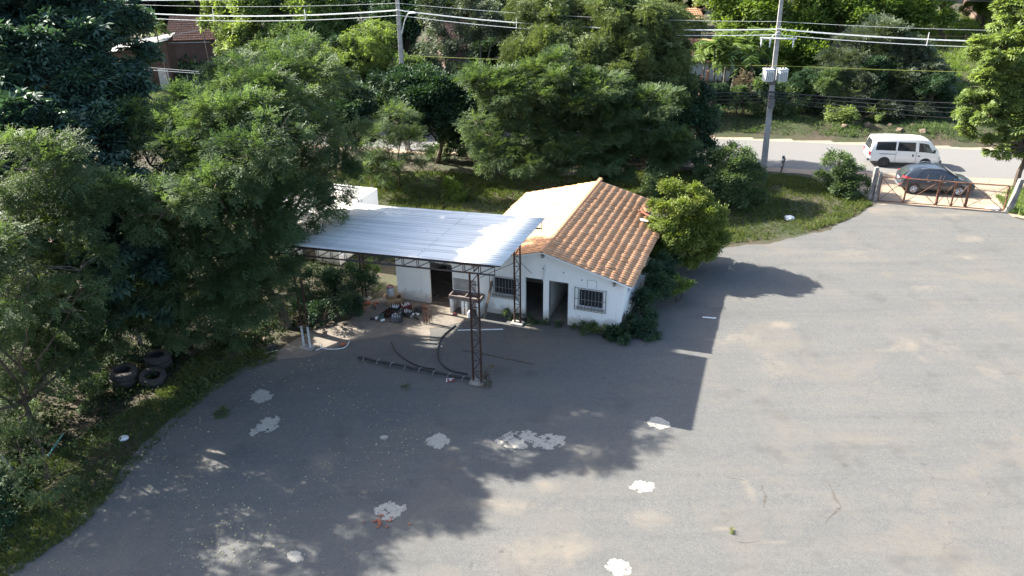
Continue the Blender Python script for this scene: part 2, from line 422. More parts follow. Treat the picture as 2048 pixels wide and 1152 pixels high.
# far field
# cement patches left on the asphalt, eaten away at their edges
def noise2(x, y, s): return (math.sin(x*3.1*s+s)*math.sin(y*2.7*s+2*s) + .6*math.sin(x*7.3*s+1)*math.sin(y*6.9*s+s) + .35*math.sin(x*15.7*s)*math.sin(y*17.1*s+3))
def cement_patch(px, py, rx, ry, seed, hole=.0, cell=.02):
    c = G(px, py); a = abs(G(px+rx, py)[0]-c[0]); b = abs(G(px, py-ry)[1]-c[1])
    V = []; Fc = []; rr = random.Random(seed)
    nx = int(1.5*a/cell); ny = int(1.5*b/cell)
    for i in range(-nx, nx+1):
        for j in range(-ny, ny+1):
            x = i*cell; y = j*cell
            d = math.hypot(x/a, y/b) + .20*noise2(x+seed*3.3, y+seed, 1.1) + .12*noise2(x*1.3-seed, y*1.3+seed*2, 2.9)
            if d > .72 and rr.random() < (d-.72)*2.6: continue
            if d > 1: continue
            if hole and noise2(x*1.6+seed*7, y*1.6-seed*2, 1.6) > 1.15-hole: continue
            n = len(V); x += rr.uniform(-.012, .012); y += rr.uniform(-.012, .012); a0 = rr.uniform(0, 6.28); q_ = cell*rr.uniform(.8, 1.15); zq = rr.uniform(0, .003); V += [(x+q_*math.cos(a0+w_a), y+q_*math.sin(a0+w_a), zq) for w_a in (0, 1.1, 2.3, 3.2, 4.3, 5.3)]; Fc.append(tuple(range(n, n+6)))
    if not Fc: return
    o = npmesh('cement_patch', np.array(V), np.array(Fc), MT['patch'])
    o.location = (c[0], c[1], .017); tag(o, kind='structure')
for q in [(520,793,22,13,1,.2),(540,848,20,16,2,.6),(515,862,16,12,12,.8),(879,882,22,14,3,.0),(1040,880,42,18,4,.75),(1098,884,36,14,5,.7),(1320,847,21,11,6,.15),(781,1021,30,18,7,.35),
          (1283,974,24,11,8,.1),(592,1114,17,10,9,.3),(1240,1135,24,17,10,.15),(768,875,8,4,11,.0)]: cement_patch(*q)

def crack(px, w, seed):
    P = ragged([Vector(G(*p)[:2]) for p in px], .09, .12, seed=seed)[:-1]; rr = random.Random(seed)
    n_ = int(len(P)*(.5)) ; P = P[:n_]; A = []; B = []
    for i, p in enumerate(P):
        t = (P[min(i+1, len(P)-1)]-P[max(i-1, 0)]); nn = Vector((-t.y, t.x)).normalized()*w*(.25+rr.random())*math.sin(math.pi*(i+.5)/len(P))
        A.append((p.x+nn.x, p.y+nn.y, .0165)); B.append((p.x-nn.x, p.y-nn.y, .0165))
    m = MB()
    for i in range(len(A)-1): m.face([A[i], A[i+1], B[i+1], B[i]])
    tag(m.build('asphalt_crack', MT['crack']), kind='structure')
MT['crack'] = simple('crack_earth', (.055,.052,.048), (.10,.09,.075), 9, .95)
crack([(1650,962),(1668,990),(1680,1010),(1660,1035),(1645,1060),(1660,1035),(1680,1010),(1668,990)], .05, 1)
crack([(1525,970),(1530,1000),(1522,1025),(1530,1000)], .045, 2)
crack([(1450,955),(1480,960),(1500,955),(1480,960)], .03, 3)
crack([(1465,1083),(1500,1086),(1540,1084),(1500,1086)], .03, 4)
crack([(1625,893),(1645,893),(1625,893)], .02, 5)
crack([(1975,990),(1992,985),(1975,990)], .025, 6)
crack([(1180,800),(1205,812),(1232,800),(1205,812)], .03, 7)

# ================================================================ VEGETATION
def unit(v): return v/np.maximum(np.linalg.norm(v, axis=-1, keepdims=True), 1e-6)
def tmpl(kind):
    T = []
    if kind == 'feather':
        for i in range(8):
            x = .12+.88*i/7; z = -.22*x*x
            for s in (-1, 1):
                l = .30*(1-.45*abs(x-.45)*1.6)
                T.append([(x-.045, 0, z), (x+.02, s*l*.5, z+.0), (x+.10, s*l, z-.05), (x+.05, s*l*.5, z+.01)])
                T[-1] = [(x-.05, 0, z), (x-.01, s*l*.55, z-.01), (x+.12, s*l, z-.05), (x+.09, s*l*.5, z-.02)]
    elif kind == 'palmate':
        for i in range(7):
            a = R(-150+50*i); ca, sa = math.cos(a), math.sin(a); w = .17
            T.append([(0, 0, 0), (ca*.5-sa*w, sa*.5+ca*w, .02), (ca, sa, -.28), (ca*.5+sa*w, sa*.5-ca*w, .02)])
    elif kind == 'simple':
        r_ = random.Random(5)
        for i in range(9):
            d = Vector((r_.uniform(-.3, 1), r_.uniform(-1, 1), r_.uniform(-.5, .6))).normalized()
            c = Vector((r_.uniform(0, .9), r_.uniform(-.5, .5), r_.uniform(-.3, .3)))
            n = Vector((r_.uniform(-.5, .5), r_.uniform(-.5, .5), 1)).normalized(); s = d.cross(n).normalized()
            T.append([c, c+d*.25+s*.13, c+d*.55, c+d*.25-s*.13])
    elif kind == 'hang':
        for i in range(8):
            x = .1+.9*i/7; z = -.75*x
            for s in (-1, 1):
                T.append([(x*.6, 0, z), (x*.6+.04, s*.10, z-.03), (x*.6+.03, s*.22, z-.16), (x*.6-.02, s*.10, z-.10)])
    elif kind == 'blade':
        r_ = random.Random(3)
        for i in range(5):
            a = r_.uniform(0, 6.28); h = r_.uniform(.6, 1.1); w = .055; l = r_.uniform(.1, .5)
            ca, sa = math.cos(a), math.sin(a); bx, by = r_.uniform(-.3, .3), r_.uniform(-.3, .3)
            T.append([(bx-sa*w, by+ca*w, 0), (bx+sa*w, by-ca*w, 0), (bx+ca*l*.5+sa*w*.7, by+sa*l*.5-ca*w*.7, h*.65), (bx+ca*l, by+sa*l, h)])
    elif kind == 'leaf':
        T.append([(0, 0, 0), (.4, .28, .03), (1, 0, 0), (.4, -.28, .03)])
    return np.array([[tuple(p) for p in q] for q in T], dtype=float)
TM = {k_: tmpl(k_) for k_ in ('feather', 'palmate', 'simple', 'hang', 'blade', 'leaf')}
def sprays(name, P, D, scale, kind, mat, parent=None, tint=None, upright=False, rg=rng):
    T = TM[kind]; N = len(P); L = len(T)
    if upright:
        an = rg.uniform(0, 6.283, N)
        X = np.stack([np.cos(an), np.sin(an), np.zeros(N)], -1); Z = np.tile([0, 0, 1.0], (N, 1)); Y = np.cross(Z, X)
    else:
        X = unit(D); up = np.tile([0, 0, 1.0], (N, 1)) + rg.normal(0, .35, (N, 3))
        Y = unit(np.cross(up, X)); Z = np.cross(X, Y)
    V = (T[None, :, :, 0:1]*X[:, None, None, :] + T[None, :, :, 1:2]*Y[:, None, None, :] + T[None, :, :, 2:3]*Z[:, None, None, :])
    V = V*np.asarray(scale).reshape(-1, 1, 1, 1) + P[:, None, None, :]
    V = V + rg.normal(0, .06, (N, L, 1, 3))*np.asarray(scale).reshape(-1, 1, 1, 1)
    V = V.reshape(-1, 3); F_ = np.arange(len(V)).reshape(-1, 4)
    if tint is None: tint = rg.uniform(0, 1, N)
    tt = np.clip(np.repeat(tint, L) + rg.normal(0, .12, N*L), 0, 1)
    return npmesh(name, V, F_, mat, parent, tt)
def crown_points(lobes, dens, rg, sub=.36, flat=1.0, under=-.55):
    Ps = []; Ds = []; Ts = []
    for (c, r, rz) in lobes:
        c = np.array(c); ns = max(6, int(17*(1.0 if r > 1 else .7)*(.36/sub)**2))
        for _ in range(ns):
            d = unit(rg.normal(0, 1, 3)); 
            if d[2] < under and rg.random() < .75: d[2] = abs(d[2])
            rad = rg.uniform(.55, 1.0); sc = c + d*np.array([r, r, rz])*rad
            rs = r*sub*rg.uniform(.6, 1.25)
            n = max(4, int(dens*12*rs*rs*rg.uniform(.55, 1.2)))
            dd = unit(rg.normal(0, 1, (n, 3)) + d*.7 + np.array([0, 0, .35]))
            pp = sc + dd*rs*rg.uniform(.35, 1.05, (n, 1))*np.array([1, 1, .75*flat])
            out = unit(dd*np.array([1, 1, .35]) + d*.5 + rg.normal(0, .35, (n, 3)) + np.array([0, 0, -.05]))
            Ps.append(pp); Ds.append(out)
            Ts.append(np.clip(rg.normal(.5, .20) + rg.normal(0, .16, n), 0, 1))
    return np.concatenate(Ps), np.concatenate(Ds), np.concatenate(Ts)
def limb(mb, a, b, ra, rb, rr, n=5, wob=.08, seg=7):
    a = Vector(a); b = Vector(b); L = (b-a).length; pts = []; rs = []
    for i in range(n+1):
        t = i/n; p = a.lerp(b, t)
        if 0 < i < n: p += Vector((rr.uniform(-1, 1), rr.uniform(-1, 1), rr.uniform(-.5, 1)))*L*wob
        pts.append(p); rs.append(ra+(rb-ra)*t)
    mb.tube(pts, rs, seg)
def make_tree(name, label, cat, base, lobes, kind, mat, dens=30, leaf=.4, tr=.18, bark='bark', seed=1, group=None, fork=None, sub=.36, flat=1.0, trunks=1, twigs=True, z0=None, under=-.55):
    """base (x,y); lobes [(world centre, r, rz)]"""
    rg = np.random.default_rng(seed); rr = random.Random(seed)
    bz = gh(base[0], base[1]) if z0 is None else z0
    root = empty(name, (base[0], base[1], bz), 0, label, cat, group)
    B = np.array([base[0], base[1], bz])
    lb = [(np.array(c)-B, r, rz) for c, r, rz in lobes]
    ctr = sum(c for c, _, _ in lb)/len(lb)
    zmin = min(c[2]-rz for c, _, rz in lb)
    mb = MB()
    for t in range(trunks):
        off = Vector((rr.uniform(-1, 1), rr.uniform(-1, 1), 0))*(.35*tr*8 if trunks > 1 else 0)
        if fork is None: fk = Vector((ctr[0]*.45, ctr[1]*.45, max(.4, ctr[2]*.42))) + off*1.4
        else: fk = Vector(fork) + off
        limb(mb, off+Vector((0, 0, -.15)), fk, tr*1.15, tr*.75, rr, 6, .035, 8)
        mine = [l for i, l in enumerate(lb) if i % trunks == t]
        for c, r, rz in mine:
            limb(mb, fk, Vector(c), tr*.55, tr*.16, rr, 5, .06, 6)
            if twigs:
                for q in range(5):
                    d = Vector((rr.uniform(-1, 1), rr.uniform(-1, 1), rr.uniform(-.3, 1))).normalized()
                    limb(mb, Vector(c), Vector(c)+Vector((d.x*r, d.y*r, d.z*rz))*.95, tr*.16, .012, rr, 3, .07, 5)
    mb.build('trunk', MT[bark], root, smooth=True, recalc=False)
    P_, D_, T_ = crown_points(lb, dens, rg, sub, flat, under)
    keep = P_[:, 2] > .05
    P_, D_, T_ = P_[keep], D_[keep], T_[keep]
    sprays('crown', P_, D_, leaf*rg.uniform(.7, 1.25, len(P_)), kind, MT[mat], root, T_, rg=rg)
    return root
def L(px, py, Y, r, rz=None): return (tuple(at(px, py, Y)), r, rz or r*.8)

#--TREES--
# big feathery tree that overhangs the canopy
make_tree('acacia_tree', 'big feathery green tree whose branches hang over the left end of the metal canopy', 'tree', G(578,655)[:2],
    [L(600,185,33.3,1.7), L(515,185,31.8,1.6), L(410,245,30.2,1.7), L(275,262,29.3,1.3,.8), L(640,270,32,1.8), L(530,300,29.6,2.1), L(410,330,28.6,2.1), L(300,330,28.5,1.6), L(655,370,30.8,1.4), L(560,410,28.8,1.9),
     L(440,450,27.4,2.0), L(340,450,27.2,1.6), L(650,425,29.8,.8,.9), L(500,540,27,1.5), L(400,560,26.8,1.6), L(330,580,26.3,1.2), L(430,640,26.5,1.0), L(355,655,26.5,.8), L(560,490,28.2,1.1), L(610,120,35,1.2), L(470,260,28.6,1.6), L(680,320,31.8,1.0), L(560,240,30.6,1.7), L(540,590,27.5,.8), L(470,380,28,1.6), L(300,660,26.6,.7), L(465,600,27,1.2), L(520,640,27.3,.7), L(470,670,26.8,.6,.4), ((-9.2,26.2,8.7),1.2,.8), ((-8.3,27.4,9.4),1.0,.7), ((-10.2,25.4,7.8),1.2,.8), ((-11.8,24.9,7.2),1.2,.9), ((-13.4,24.3,7.8),1.2,.9)],
    'feather', 'leaf_feather', 23, .42, .20, 'bark', 21, fork=(-1.1, .3, 3.0))
make_tree('broadleaf_tree', 'tall dark blue-green tree with drooping whorled leaves, filling the upper left corner', 'tree', (-22, 33),
    [L(60,60,33,2.8), L(170,100,33,2.4), L(30,180,30,2.6), L(150,210,30,2.2), L(60,300,27,2.2), L(190,300,28,1.7), L(-60,150,31,1.8), L(110,390,26.5,2.0), L(230,400,27,1.5), L(210,480,26,1.5), L(270,540,26,1.2), L(215,30,34,1.8), L(-40,20,33,2.5), L(120,500,25.5,1.7), L(90,130,31,2.4), L(200,200,30,1.6), L(160,600,25.6,1.3), L(250,620,26.2,1.0), L(320,610,26.6,.8)],
    'palmate', 'leaf_blue', 15, .32, .3, 'bark', 22)
make_tree('shaggy_tree', 'dusky green shaggy tree at the left edge, below the tall dark tree', 'tree', (-18.5, 25.5),
    [L(40,340,23.5,1.4,1.0), L(110,340,23.8,1.2,.8), L(40,440,23,1.4), L(130,430,23.5,1.3), L(60,540,22.5,1.5), L(160,540,23,1.2), L(-50,400,22.5,1.0), L(20,620,22,1.3), L(120,620,22.4,1.1)],
    'feather', 'leaf_green', 14, .38, .16, 'bark_grey', 23)
make_tree('young_tree', 'young dark tree with thin trunks at the left edge, above the grass verge', 'tree', (-16.6, 21.6),
    [L(30,700,22.6,1.2), L(110,720,22.8,.9), L(-30,790,21.5,1.3), L(60,790,21.5,.9), L(170,640,24.5,1.0), L(240,620,26,1.0), L(40,900,20,.8), L(90,960,19,.6,.5), ((-17.6,19.6,4.4),1.5,1.2), ((-18.8,21.6,5.6),1.7,1.3), ((-19.2,17.6,5.6),1.6,1.3), ((-17.4,16.2,4.6),1.2,.9), ((-15.4,21.0,7.4),1.3,1.0), ((-14.3,20.5,6.3),1.0,.8), ((-16.8,20.6,8.2),1.3,1.0), ((-13.6,21.6,5.6),.7,.6)],
    'feather', 'leaf_green', 17, .34, .10, 'bark', 24, trunks=2)
make_tree('hidden_dapple_tree', 'dark tree hidden behind the big feathery tree, added to dapple the concrete floor', 'tree', (-13.2, 34.4),  # out of sight behind the acacia, added to break up sun on the floor
    [((-11.6,33.6,4.4),1.3,1.0), ((-13.2,34.8,5.4),1.6,1.2), ((-14.8,35.4,6.6),1.7,1.3), ((-10.6,33.2,3.2),.9,.7), ((-15.2,34.2,4.4),1.5,1.1), ((-12.4,35.8,3.8),1.3,1.0)], 'simple', 'leaf_dark', 13, .3, .12, 'bark', 28, trunks=2)
make_tree('offframe_shade_tree', 'unseen dark tree outside the left edge of view, added to shade the verge', 'tree', (-20.5, 19.5),  # stands out of frame, added for the shade it casts
    [((-19.6,20.5,6.4),1.8,1.4), ((-18.2,19.4,4.8),1.4,1.0), ((-20.8,18.0,6.4),1.9,1.4), ((-18.9,17.2,5.4),1.6,1.1), ((-21.5,21.5,7.2),2.0,1.6), ((-18.3,22.4,5.8),1.3,1.0), ((-17.6,15.6,4.6),1.3,.8), ((-22.5,19.5,8.2),1.8,1.4), ((-19.5,14.5,5.4),1.5,1.0)], 'simple', 'leaf_green', 7, .3, .14, 'bark', 26, trunks=2)
make_tree('verge_tree', 'low dark bushy tree left of the old tyres, at the verge', 'tree', (-18.2, 24.2),
    [L(120,640,24.6,1.2), L(60,690,24,1.2), L(150,700,24.2,.9), L(30,620,24.6,1.2), L(190,690,25,.8)], 'feather', 'leaf_green', 34, .34, .08, 'bark', 27, trunks=2)
make_tree('shade_tree', 'dark leafy tree behind the stack of old tyres, in deep shade', 'tree', (-15.8, 28.6),
    [L(290,640,27.8,.9), L(230,560,28.5,1.2), L(180,650,27,.9), L(300,560,29,1.2), L(330,480,30,1.3)],
    'palmate', 'leaf_dark', 30, .26, .10, 'bark', 25)
# --- row between the yard and the road
make_tree('dense_tree', 'dense dark tree between the big feathery tree and the small light green tree', 'tree', (-11.8, 52.5),
    [L(700,210,52,1.8), L(700,270,50.5,1.3), L(665,220,52,1.5)], 'simple', 'leaf_dark', 26, .38, .14, 'bark', 31, trunks=2)
make_tree('mango_tree', 'wide dark glossy tree, the road showing between its bare trunks', 'tree', (-5.0, 55.2),
    [L(850,215,53,1.9), L(920,225,53.5,1.9), L(880,180,54,1.8), L(960,230,53,1.5), L(800,190,54,1.8), L(980,190,53,1.5), L(870,255,52.5,1.2,.7), L(940,270,52.5,1.2,.8), L(1000,260,52.5,1.3,.9), L(820,240,53,1.3,.9), L(1040,225,52.5,1.4)], 'simple', 'leaf_dark', 26, .40, .16, 'bark', 32, trunks=3)
make_tree('pale_tree', 'small light green feathery tree behind the white flat-roofed shed', 'tree', G(800,372)[:2],
    [L(795,245,48,1.1), L(820,290,48,1.1), L(780,300,47.5,1.0), L(835,345,47.5,.9), L(760,275,48,.9), L(790,350,47.3,1.2), L(755,325,48,.8)], 'feather', 'leaf_green', 20, .42, .10, 'bark', 33)
def disc_lobes(seed, pts):
    return [L(px, py, Y, r, r*.28) for (px, py, Y, r) in pts]
make_tree('flame_tree', 'layered feathery tree with flat spreading branches, directly behind the tiled roof', 'tree', (6.3, 50.5),
    disc_lobes(1, [(1010,180,47,1.7),(985,155,48,1.5),(1100,150,48,1.8),(1060,195,46.5,1.5),(1180,170,48,1.7),(1150,205,47,1.6),(1010,205,46,1.1),(1100,245,47,1.5),(950,245,46,.8),
     (1230,210,48,1.5),(1000,300,45.5,1.3),(1050,320,45,1.3),(1120,290,46,1.6),(1200,260,47,1.5),(1250,300,46.5,1.6),(1170,325,45.5,1.3),(1100,340,44.6,.8),(1290,260,47.5,1.4),(1320,310,47,1.3),(1060,270,46,1.2),(1120,120,49,1.3),(1180,230,47.5,1.6),(1300,200,48,1.5),(1350,280,47,1.4),(1230,340,46,1.2),(1040,230,47,1.4),(970,270,46.5,1.0),(1150,270,46,1.5),(1000,330,45.5,.9)]),
    'feather', 'leaf_green', 24, .55, .15, 'bark_grey', 34, trunks=2, sub=.42, flat=.35, fork=(-.2,-.6,3.2))
make_tree('drooping_tree', 'very tall grey-green tree with drooping branches, right of the layered feathery tree', 'tree', (9.6, 53.5),
    [L(1100,60,56,2.4), L(1180,40,56,2.6), L(1260,60,55,2.3), L(1150,120,54,2.2), L(1240,130,53.5,2.2), L(1310,120,54,2.0), L(1330,60,56,2.0), L(1220,20,57,2.2), L(1050,110,56,1.5), L(1290,190,53,1.6), L(1290,250,52.5,1.3), L(1340,180,53.5,1.4), L(1080,20,58,2.0)],
    'hang', 'leaf_olive', 24, .62, .22, 'bark', 35, trunks=2)
make_tree('roadside_tree', 'dark bushy tree at the roadside just left of the leaning concrete pole', 'tree', (13.6, 52.0),
    [L(1375,190,54,1.4), L(1390,250,53,1.4), L(1350,290,52.5,1.3), L(1400,310,52,1.1), L(1365,235,53,1.4), L(1330,330,51,.9,.6)], 'simple', 'leaf_dark', 26, .36, .12, 'bark', 36, trunks=3)
for i_, (a_x, lab_) in enumerate(((945, 'low dark scrub by the road under the glossy tree'), (1080, 'low dark scrub by the road under the left part of the layered tree'), (1200, 'low dark scrub by the road under the right part of the layered tree'), (1300, 'low dark scrub by the road below the drooping tree'))):
    make_tree('roadside_scrub', lab_, 'bush', G(a_x, 322)[:2], [L(a_x+dx_, py_, G(a_x, 322)[1]+.3, r_, r_*.8) for dx_, py_, r_ in ((-45,300,.8),(-10,285,.9),(30,298,.9),(60,305,.7),(-70,308,.6))], 'simple', 'leaf_dark' if i_ % 2 else 'leaf_green', 22, .34, .04, 'bark', 300+i_, under=-1)
# --- bushes of the yard
make_tree('round_bush', 'round green bush at the yard edge, left of the leaning concrete pole base', 'bush', G(1468,428)[:2],
    [L(1465,310,45.6,1.1), L(1440,350,45,1.1), L(1490,350,45.3,1.1), L(1460,395,44.6,1.1), L(1425,385,44.7,.8), L(1500,395,44.9,.8), L(1460,350,44.7,1.0)], 'simple', 'leaf_green', 34, .28, .07, 'bark', 41, under=-1)
make_tree('hedge_bush', 'tall dark leafy bush beside the left gate post', 'bush', (21.2, 46.9),
    [L(1675,330,47.3,1.0), L(1665,360,46.8,.8), L(1700,350,46.8,.8), L(1715,372,46.2,.6), L(1690,375,46.5,.7)], 'simple', 'leaf_green', 40, .26, .05, 'bark', 42, under=-1)
make_tree('yellow_bush', 'yellow-green small tree leaning against the right eave of the tiled roof', 'bush', (7.6, 35.6),
    [L(1360,400,35.8,.95), L(1330,430,35.5,1.0), L(1390,430,35.9,1.1), L(1355,465,35.2,1.15), L(1400,470,36.0,1.15), L(1320,480,35,.7), L(1415,500,35,.5,.4), L(1365,505,34.8,.7,.6), L(1385,400,36,.7)], 'simple', 'leaf_yellow', 62, .24, .06, 'bark', 43, under=-1)
make_tree('wall_shrub', 'dark green shrubs growing along the right side wall of the house', 'bush', (6.0, 31.4),
    [((5.55,29.5,.5),.55,.6), ((6.1,30.8,.7),.65,.8), ((6.6,32.2,.8),.7,.8), ((7.1,33.5,.8),.7,.9), ((6.9,31.6,1.0),.4,.5), ((5.7,28.8,.3),.4,.35), ((7.3,34.6,.9),.6,.9)], 'simple', 'leaf_dark', 70, .20, .03, 'bark', 44, under=-1)
make_tree('gate_tree', 'light green maple-like tree beside the right gate post at the right edge', 'tree', (32.4, 47.4),
    [L(1990,110,49,1.5), L(2050,90,49,2.0), L(1975,170,48.6,1.4), L(2040,170,48.5,1.7), L(1960,225,48,1.3,.9), L(2020,240,47.8,1.3), L(1930,265,47.8,.6,.5), L(1985,290,47.4,.8,.6), L(2070,290,48,1.3), L(2090,200,49,2.0), L(2030,40,50,1.6), L(1945,205,48.4,.8,.6), L(2005,310,47.2,.4,.3)],
    'palmate', 'leaf_light', 27, .26, .17, 'bark', 45, fork=(.1,.2,2.6))
# --- beyond the road
make_tree('bright_tree', 'broad bright yellow-green tree beyond the road, behind the leaning pole', 'tree', (24.5, 78),
    [L(1560,20,78,3.2), L(1650,10,78,3.2), L(1740,10,78,3.2), L(1600,80,76,2.8), L(1690,60,76,3), L(1500,40,79,2.8), L(1790,50,78,2.6), L(1610,140,74,2.4), L(1830,10,79,3), L(1560,100,75,2.2), L(1470,15,80,2.5)], 'simple', 'leaf_bright', 9, .62, .35, 'bark', 51)
make_tree('spreading_tree', 'layered grey-green feathery tree beyond the road, behind the white van', 'tree', (31, 66.5),
    [L(px, py, Y, r, r*.45) for px, py, Y, r in [(1760,80,68,2.6),(1700,130,67,2.2),(1800,130,67,2.4),(1750,170,65.5,2.5),(1840,160,67,2.2),(1690,190,65,1.9),(1790,210,64.5,2.2),(1740,230,63.8,1.8),(1850,210,65.5,1.8),(1650,160,66,1.2),(1670,220,64.4,1.0),(1820,240,64,1.5),(1780,110,68,2.4)]],
    'feather', 'leaf_silver', 12, .72, .2, 'bark_grey', 52, trunks=2, sub=.42, flat=.6)
make_tree('light_tree', 'light green rounded tree right of the pinkish tiled roof, upper left', 'tree', (-22, 76),
    [L(520,40,76,3.0), L(600,60,75,2.6), L(480,90,75,2.2), L(560,110,74,2.2), L(640,30,77,2.5), L(450,30,78,2.2), L(540,-10,78,3.0)], 'simple', 'leaf_light', 10, .52, .25, 'bark', 53)
make_tree('willowy_tree', 'pale drooping tree just left of the street lamp pole', 'tree', (-13.5, 67),
    [L(690,130,66,1.9), L(740,100,66.5,1.9), L(720,170,65,1.8), L(660,180,65.5,1.5), L(770,150,66,1.5), L(760,70,67.5,1.3), L(750,200,64.5,1.2)], 'hang', 'leaf_light', 12, .65, .16, 'bark_grey', 54)
make_tree('gum_tree', 'tall thin-crowned silvery tree right of the street lamp pole', 'tree', (-3.5, 66.5),
    [L(880,30,67,1.8), L(940,20,67,1.7), L(870,90,66,1.6), L(920,80,66,1.4), L(980,40,66.5,1.5), L(850,140,65,1.3), L(910,150,65,1.2), L(1000,80,66,1.3), L(1040,60,67,1.2)], 'simple', 'leaf_silver', 11, .36, .2, 'bark_grey', 55)

# generic tree prototypes for the wood behind
def proto_lobes(seed, n, w, h):
    rr = random.Random(seed); o = []
    for i in range(n):
        a = rr.uniform(0, 6.28); q = rr.uniform(.1, 1)*w
        o.append(((math.cos(a)*q, math.sin(a)*q, h*(.92-.42*(q/w)*rr.random()-.25*rr.random())), rr.uniform(.28, .45)*w, rr.uniform(.25, .38)*w))
    o.append(((0, 0, h*.82), w*.5, w*.42)); return o
kinds = [('simple', 'leaf_green'), ('feather', 'leaf_olive'), ('simple', 'leaf_dark'), ('simple', 'leaf_light'), ('palmate', 'leaf_green'), ('simple', 'leaf_bright')]
far_spots = [  # px, ground Y, height, kind
 (-20,68,11,2),(90,72,12,2),(150,66,8,0),(120,92,13,2),(330,100,13,2),(410,112,13,2),(260,98,12,2),(430,100,14,2),(330,120,14,2),(480,115,14,0),(545,100,13,2),(600,92,12,2),(640,78,10,2),(700,95,12,0),
 (760,85,11,2),(820,75,9.5,2),(800,105,14,2),(880,95,12,0),(960,92,11,0),(1060,84,10,2),(1120,92,12,0),(1200,82,11,2),(1300,92,12,2),(1390,98,13,2),(1440,105,14,0),(1480,92,11,3),(1520,110,13,4),(1600,104,13,5),
 (1700,108,13,5),(1800,112,12,5),(1880,100,12,4),(1960,118,11,3),(2050,108,13,0),(2120,90,12,0),(1930,140,12,4),(2030,88,7,3),(700,68,7,2),(610,72,7,0),(830,64,6,0),(1340,66,3.5,1),
 (900,130,15,0),(1100,130,15,2),(700,130,15,2),(500,140,16,2),(1300,130,15,0),(1500,140,15,5),(200,130,15,2),(50,110,15,2),(-60,90,14,2),(1700,145,15,0),(1880,150,15,2),(2080,140,14,4),(1600,66,3.6,2),(1670,66,4,0),(1280,67,6.5,2),(1200,68,7,2),(1100,68,6,0),(1000,70,6,2),(1740,66,4.6,2),(345,104,6,2),(388,106,6,0),(430,108,6.5,2),(472,106,7,2),(300,100,6,2),(1340,106,7,2),(1395,112,7.5,0),(1310,114,8,2),(1955,100,5.5,3),(360,126,8,2),(440,130,9,0),(1425,64.5,2.8,2),(1475,64.6,2.6,0),(1535,64.4,3.0,2),(1650,64.8,3.8,0),(1370,65,3.2,2),(1850,63.5,3.6,2),(1300,66,5.5,0)]
kname = ['green broad-crowned', 'olive grey-green', 'dark dense', 'pale green', 'whorl-leaved green', 'bright green']
def xzone(px):
    return 'the top left corner' if px < 230 else 'the pinkish tiled roof' if px < 520 else 'the light tree' if px < 740 else 'the lamp pole' if px < 1000 else \
      'the tall drooping tree' if px < 1360 else 'the palms' if px < 1540 else 'the leaning pole' if px < 1820 else 'the bright field'
protos = {}; used = {}
for i, (px, Y, h, kd) in enumerate(far_spots):
    v = at(px, 300, Y); x = v[0]
    # ground point on this image column at distance Y
    x = float((px-1024)/FPX*(Y*math.cos(TH)+CH*math.sin(TH)))
    z = gh(x, Y)
    far = 'far beyond' if Y > 104 else 'close behind' if Y < 76 else 'behind'
    lab = f'{"tall" if h > 11.5 else "low" if h < 8 else "middling"} {kname[kd]} tree {far} {xzone(px)}'
    if kd not in protos:
        kk, mm = kinds[kd]
        root = make_tree('woodland_tree', lab, 'tree', (0, 0), proto_lobes(60+kd, 11, 4.2, 10), kk, mm, 9.5, .58, .22, 'bark', 70+kd, 'trees beyond the road', z0=0)
        protos[kd] = root; o = root
    else: o = copy_tree(protos[kd])
    s = h/10; o.location = (x, Y, z-.1); o.scale = (s*random.uniform(.9, 1.15),)*2 + (s,); o.rotation_euler = (0, 0, random.uniform(0, 6.28))
    used.setdefault(lab, []).append(o)
alts = ['the leftmost', 'the rightmost', 'the next from the left', 'the middle', 'a second']
for lab, os_ in used.items():
    os_.sort(key=lambda o: o.location.x/o.location.y)
    for j, o in enumerate(os_):
        o['label'] = lab if len(os_) == 1 else (lab + ', ' + (['left', 'right'][j] + ' one of two' if len(os_) == 2 else ['left', 'middle', 'right', 'far right', 'last'][min(j, 4)] + ' one'))
        o['group'] = 'trees beyond the road'

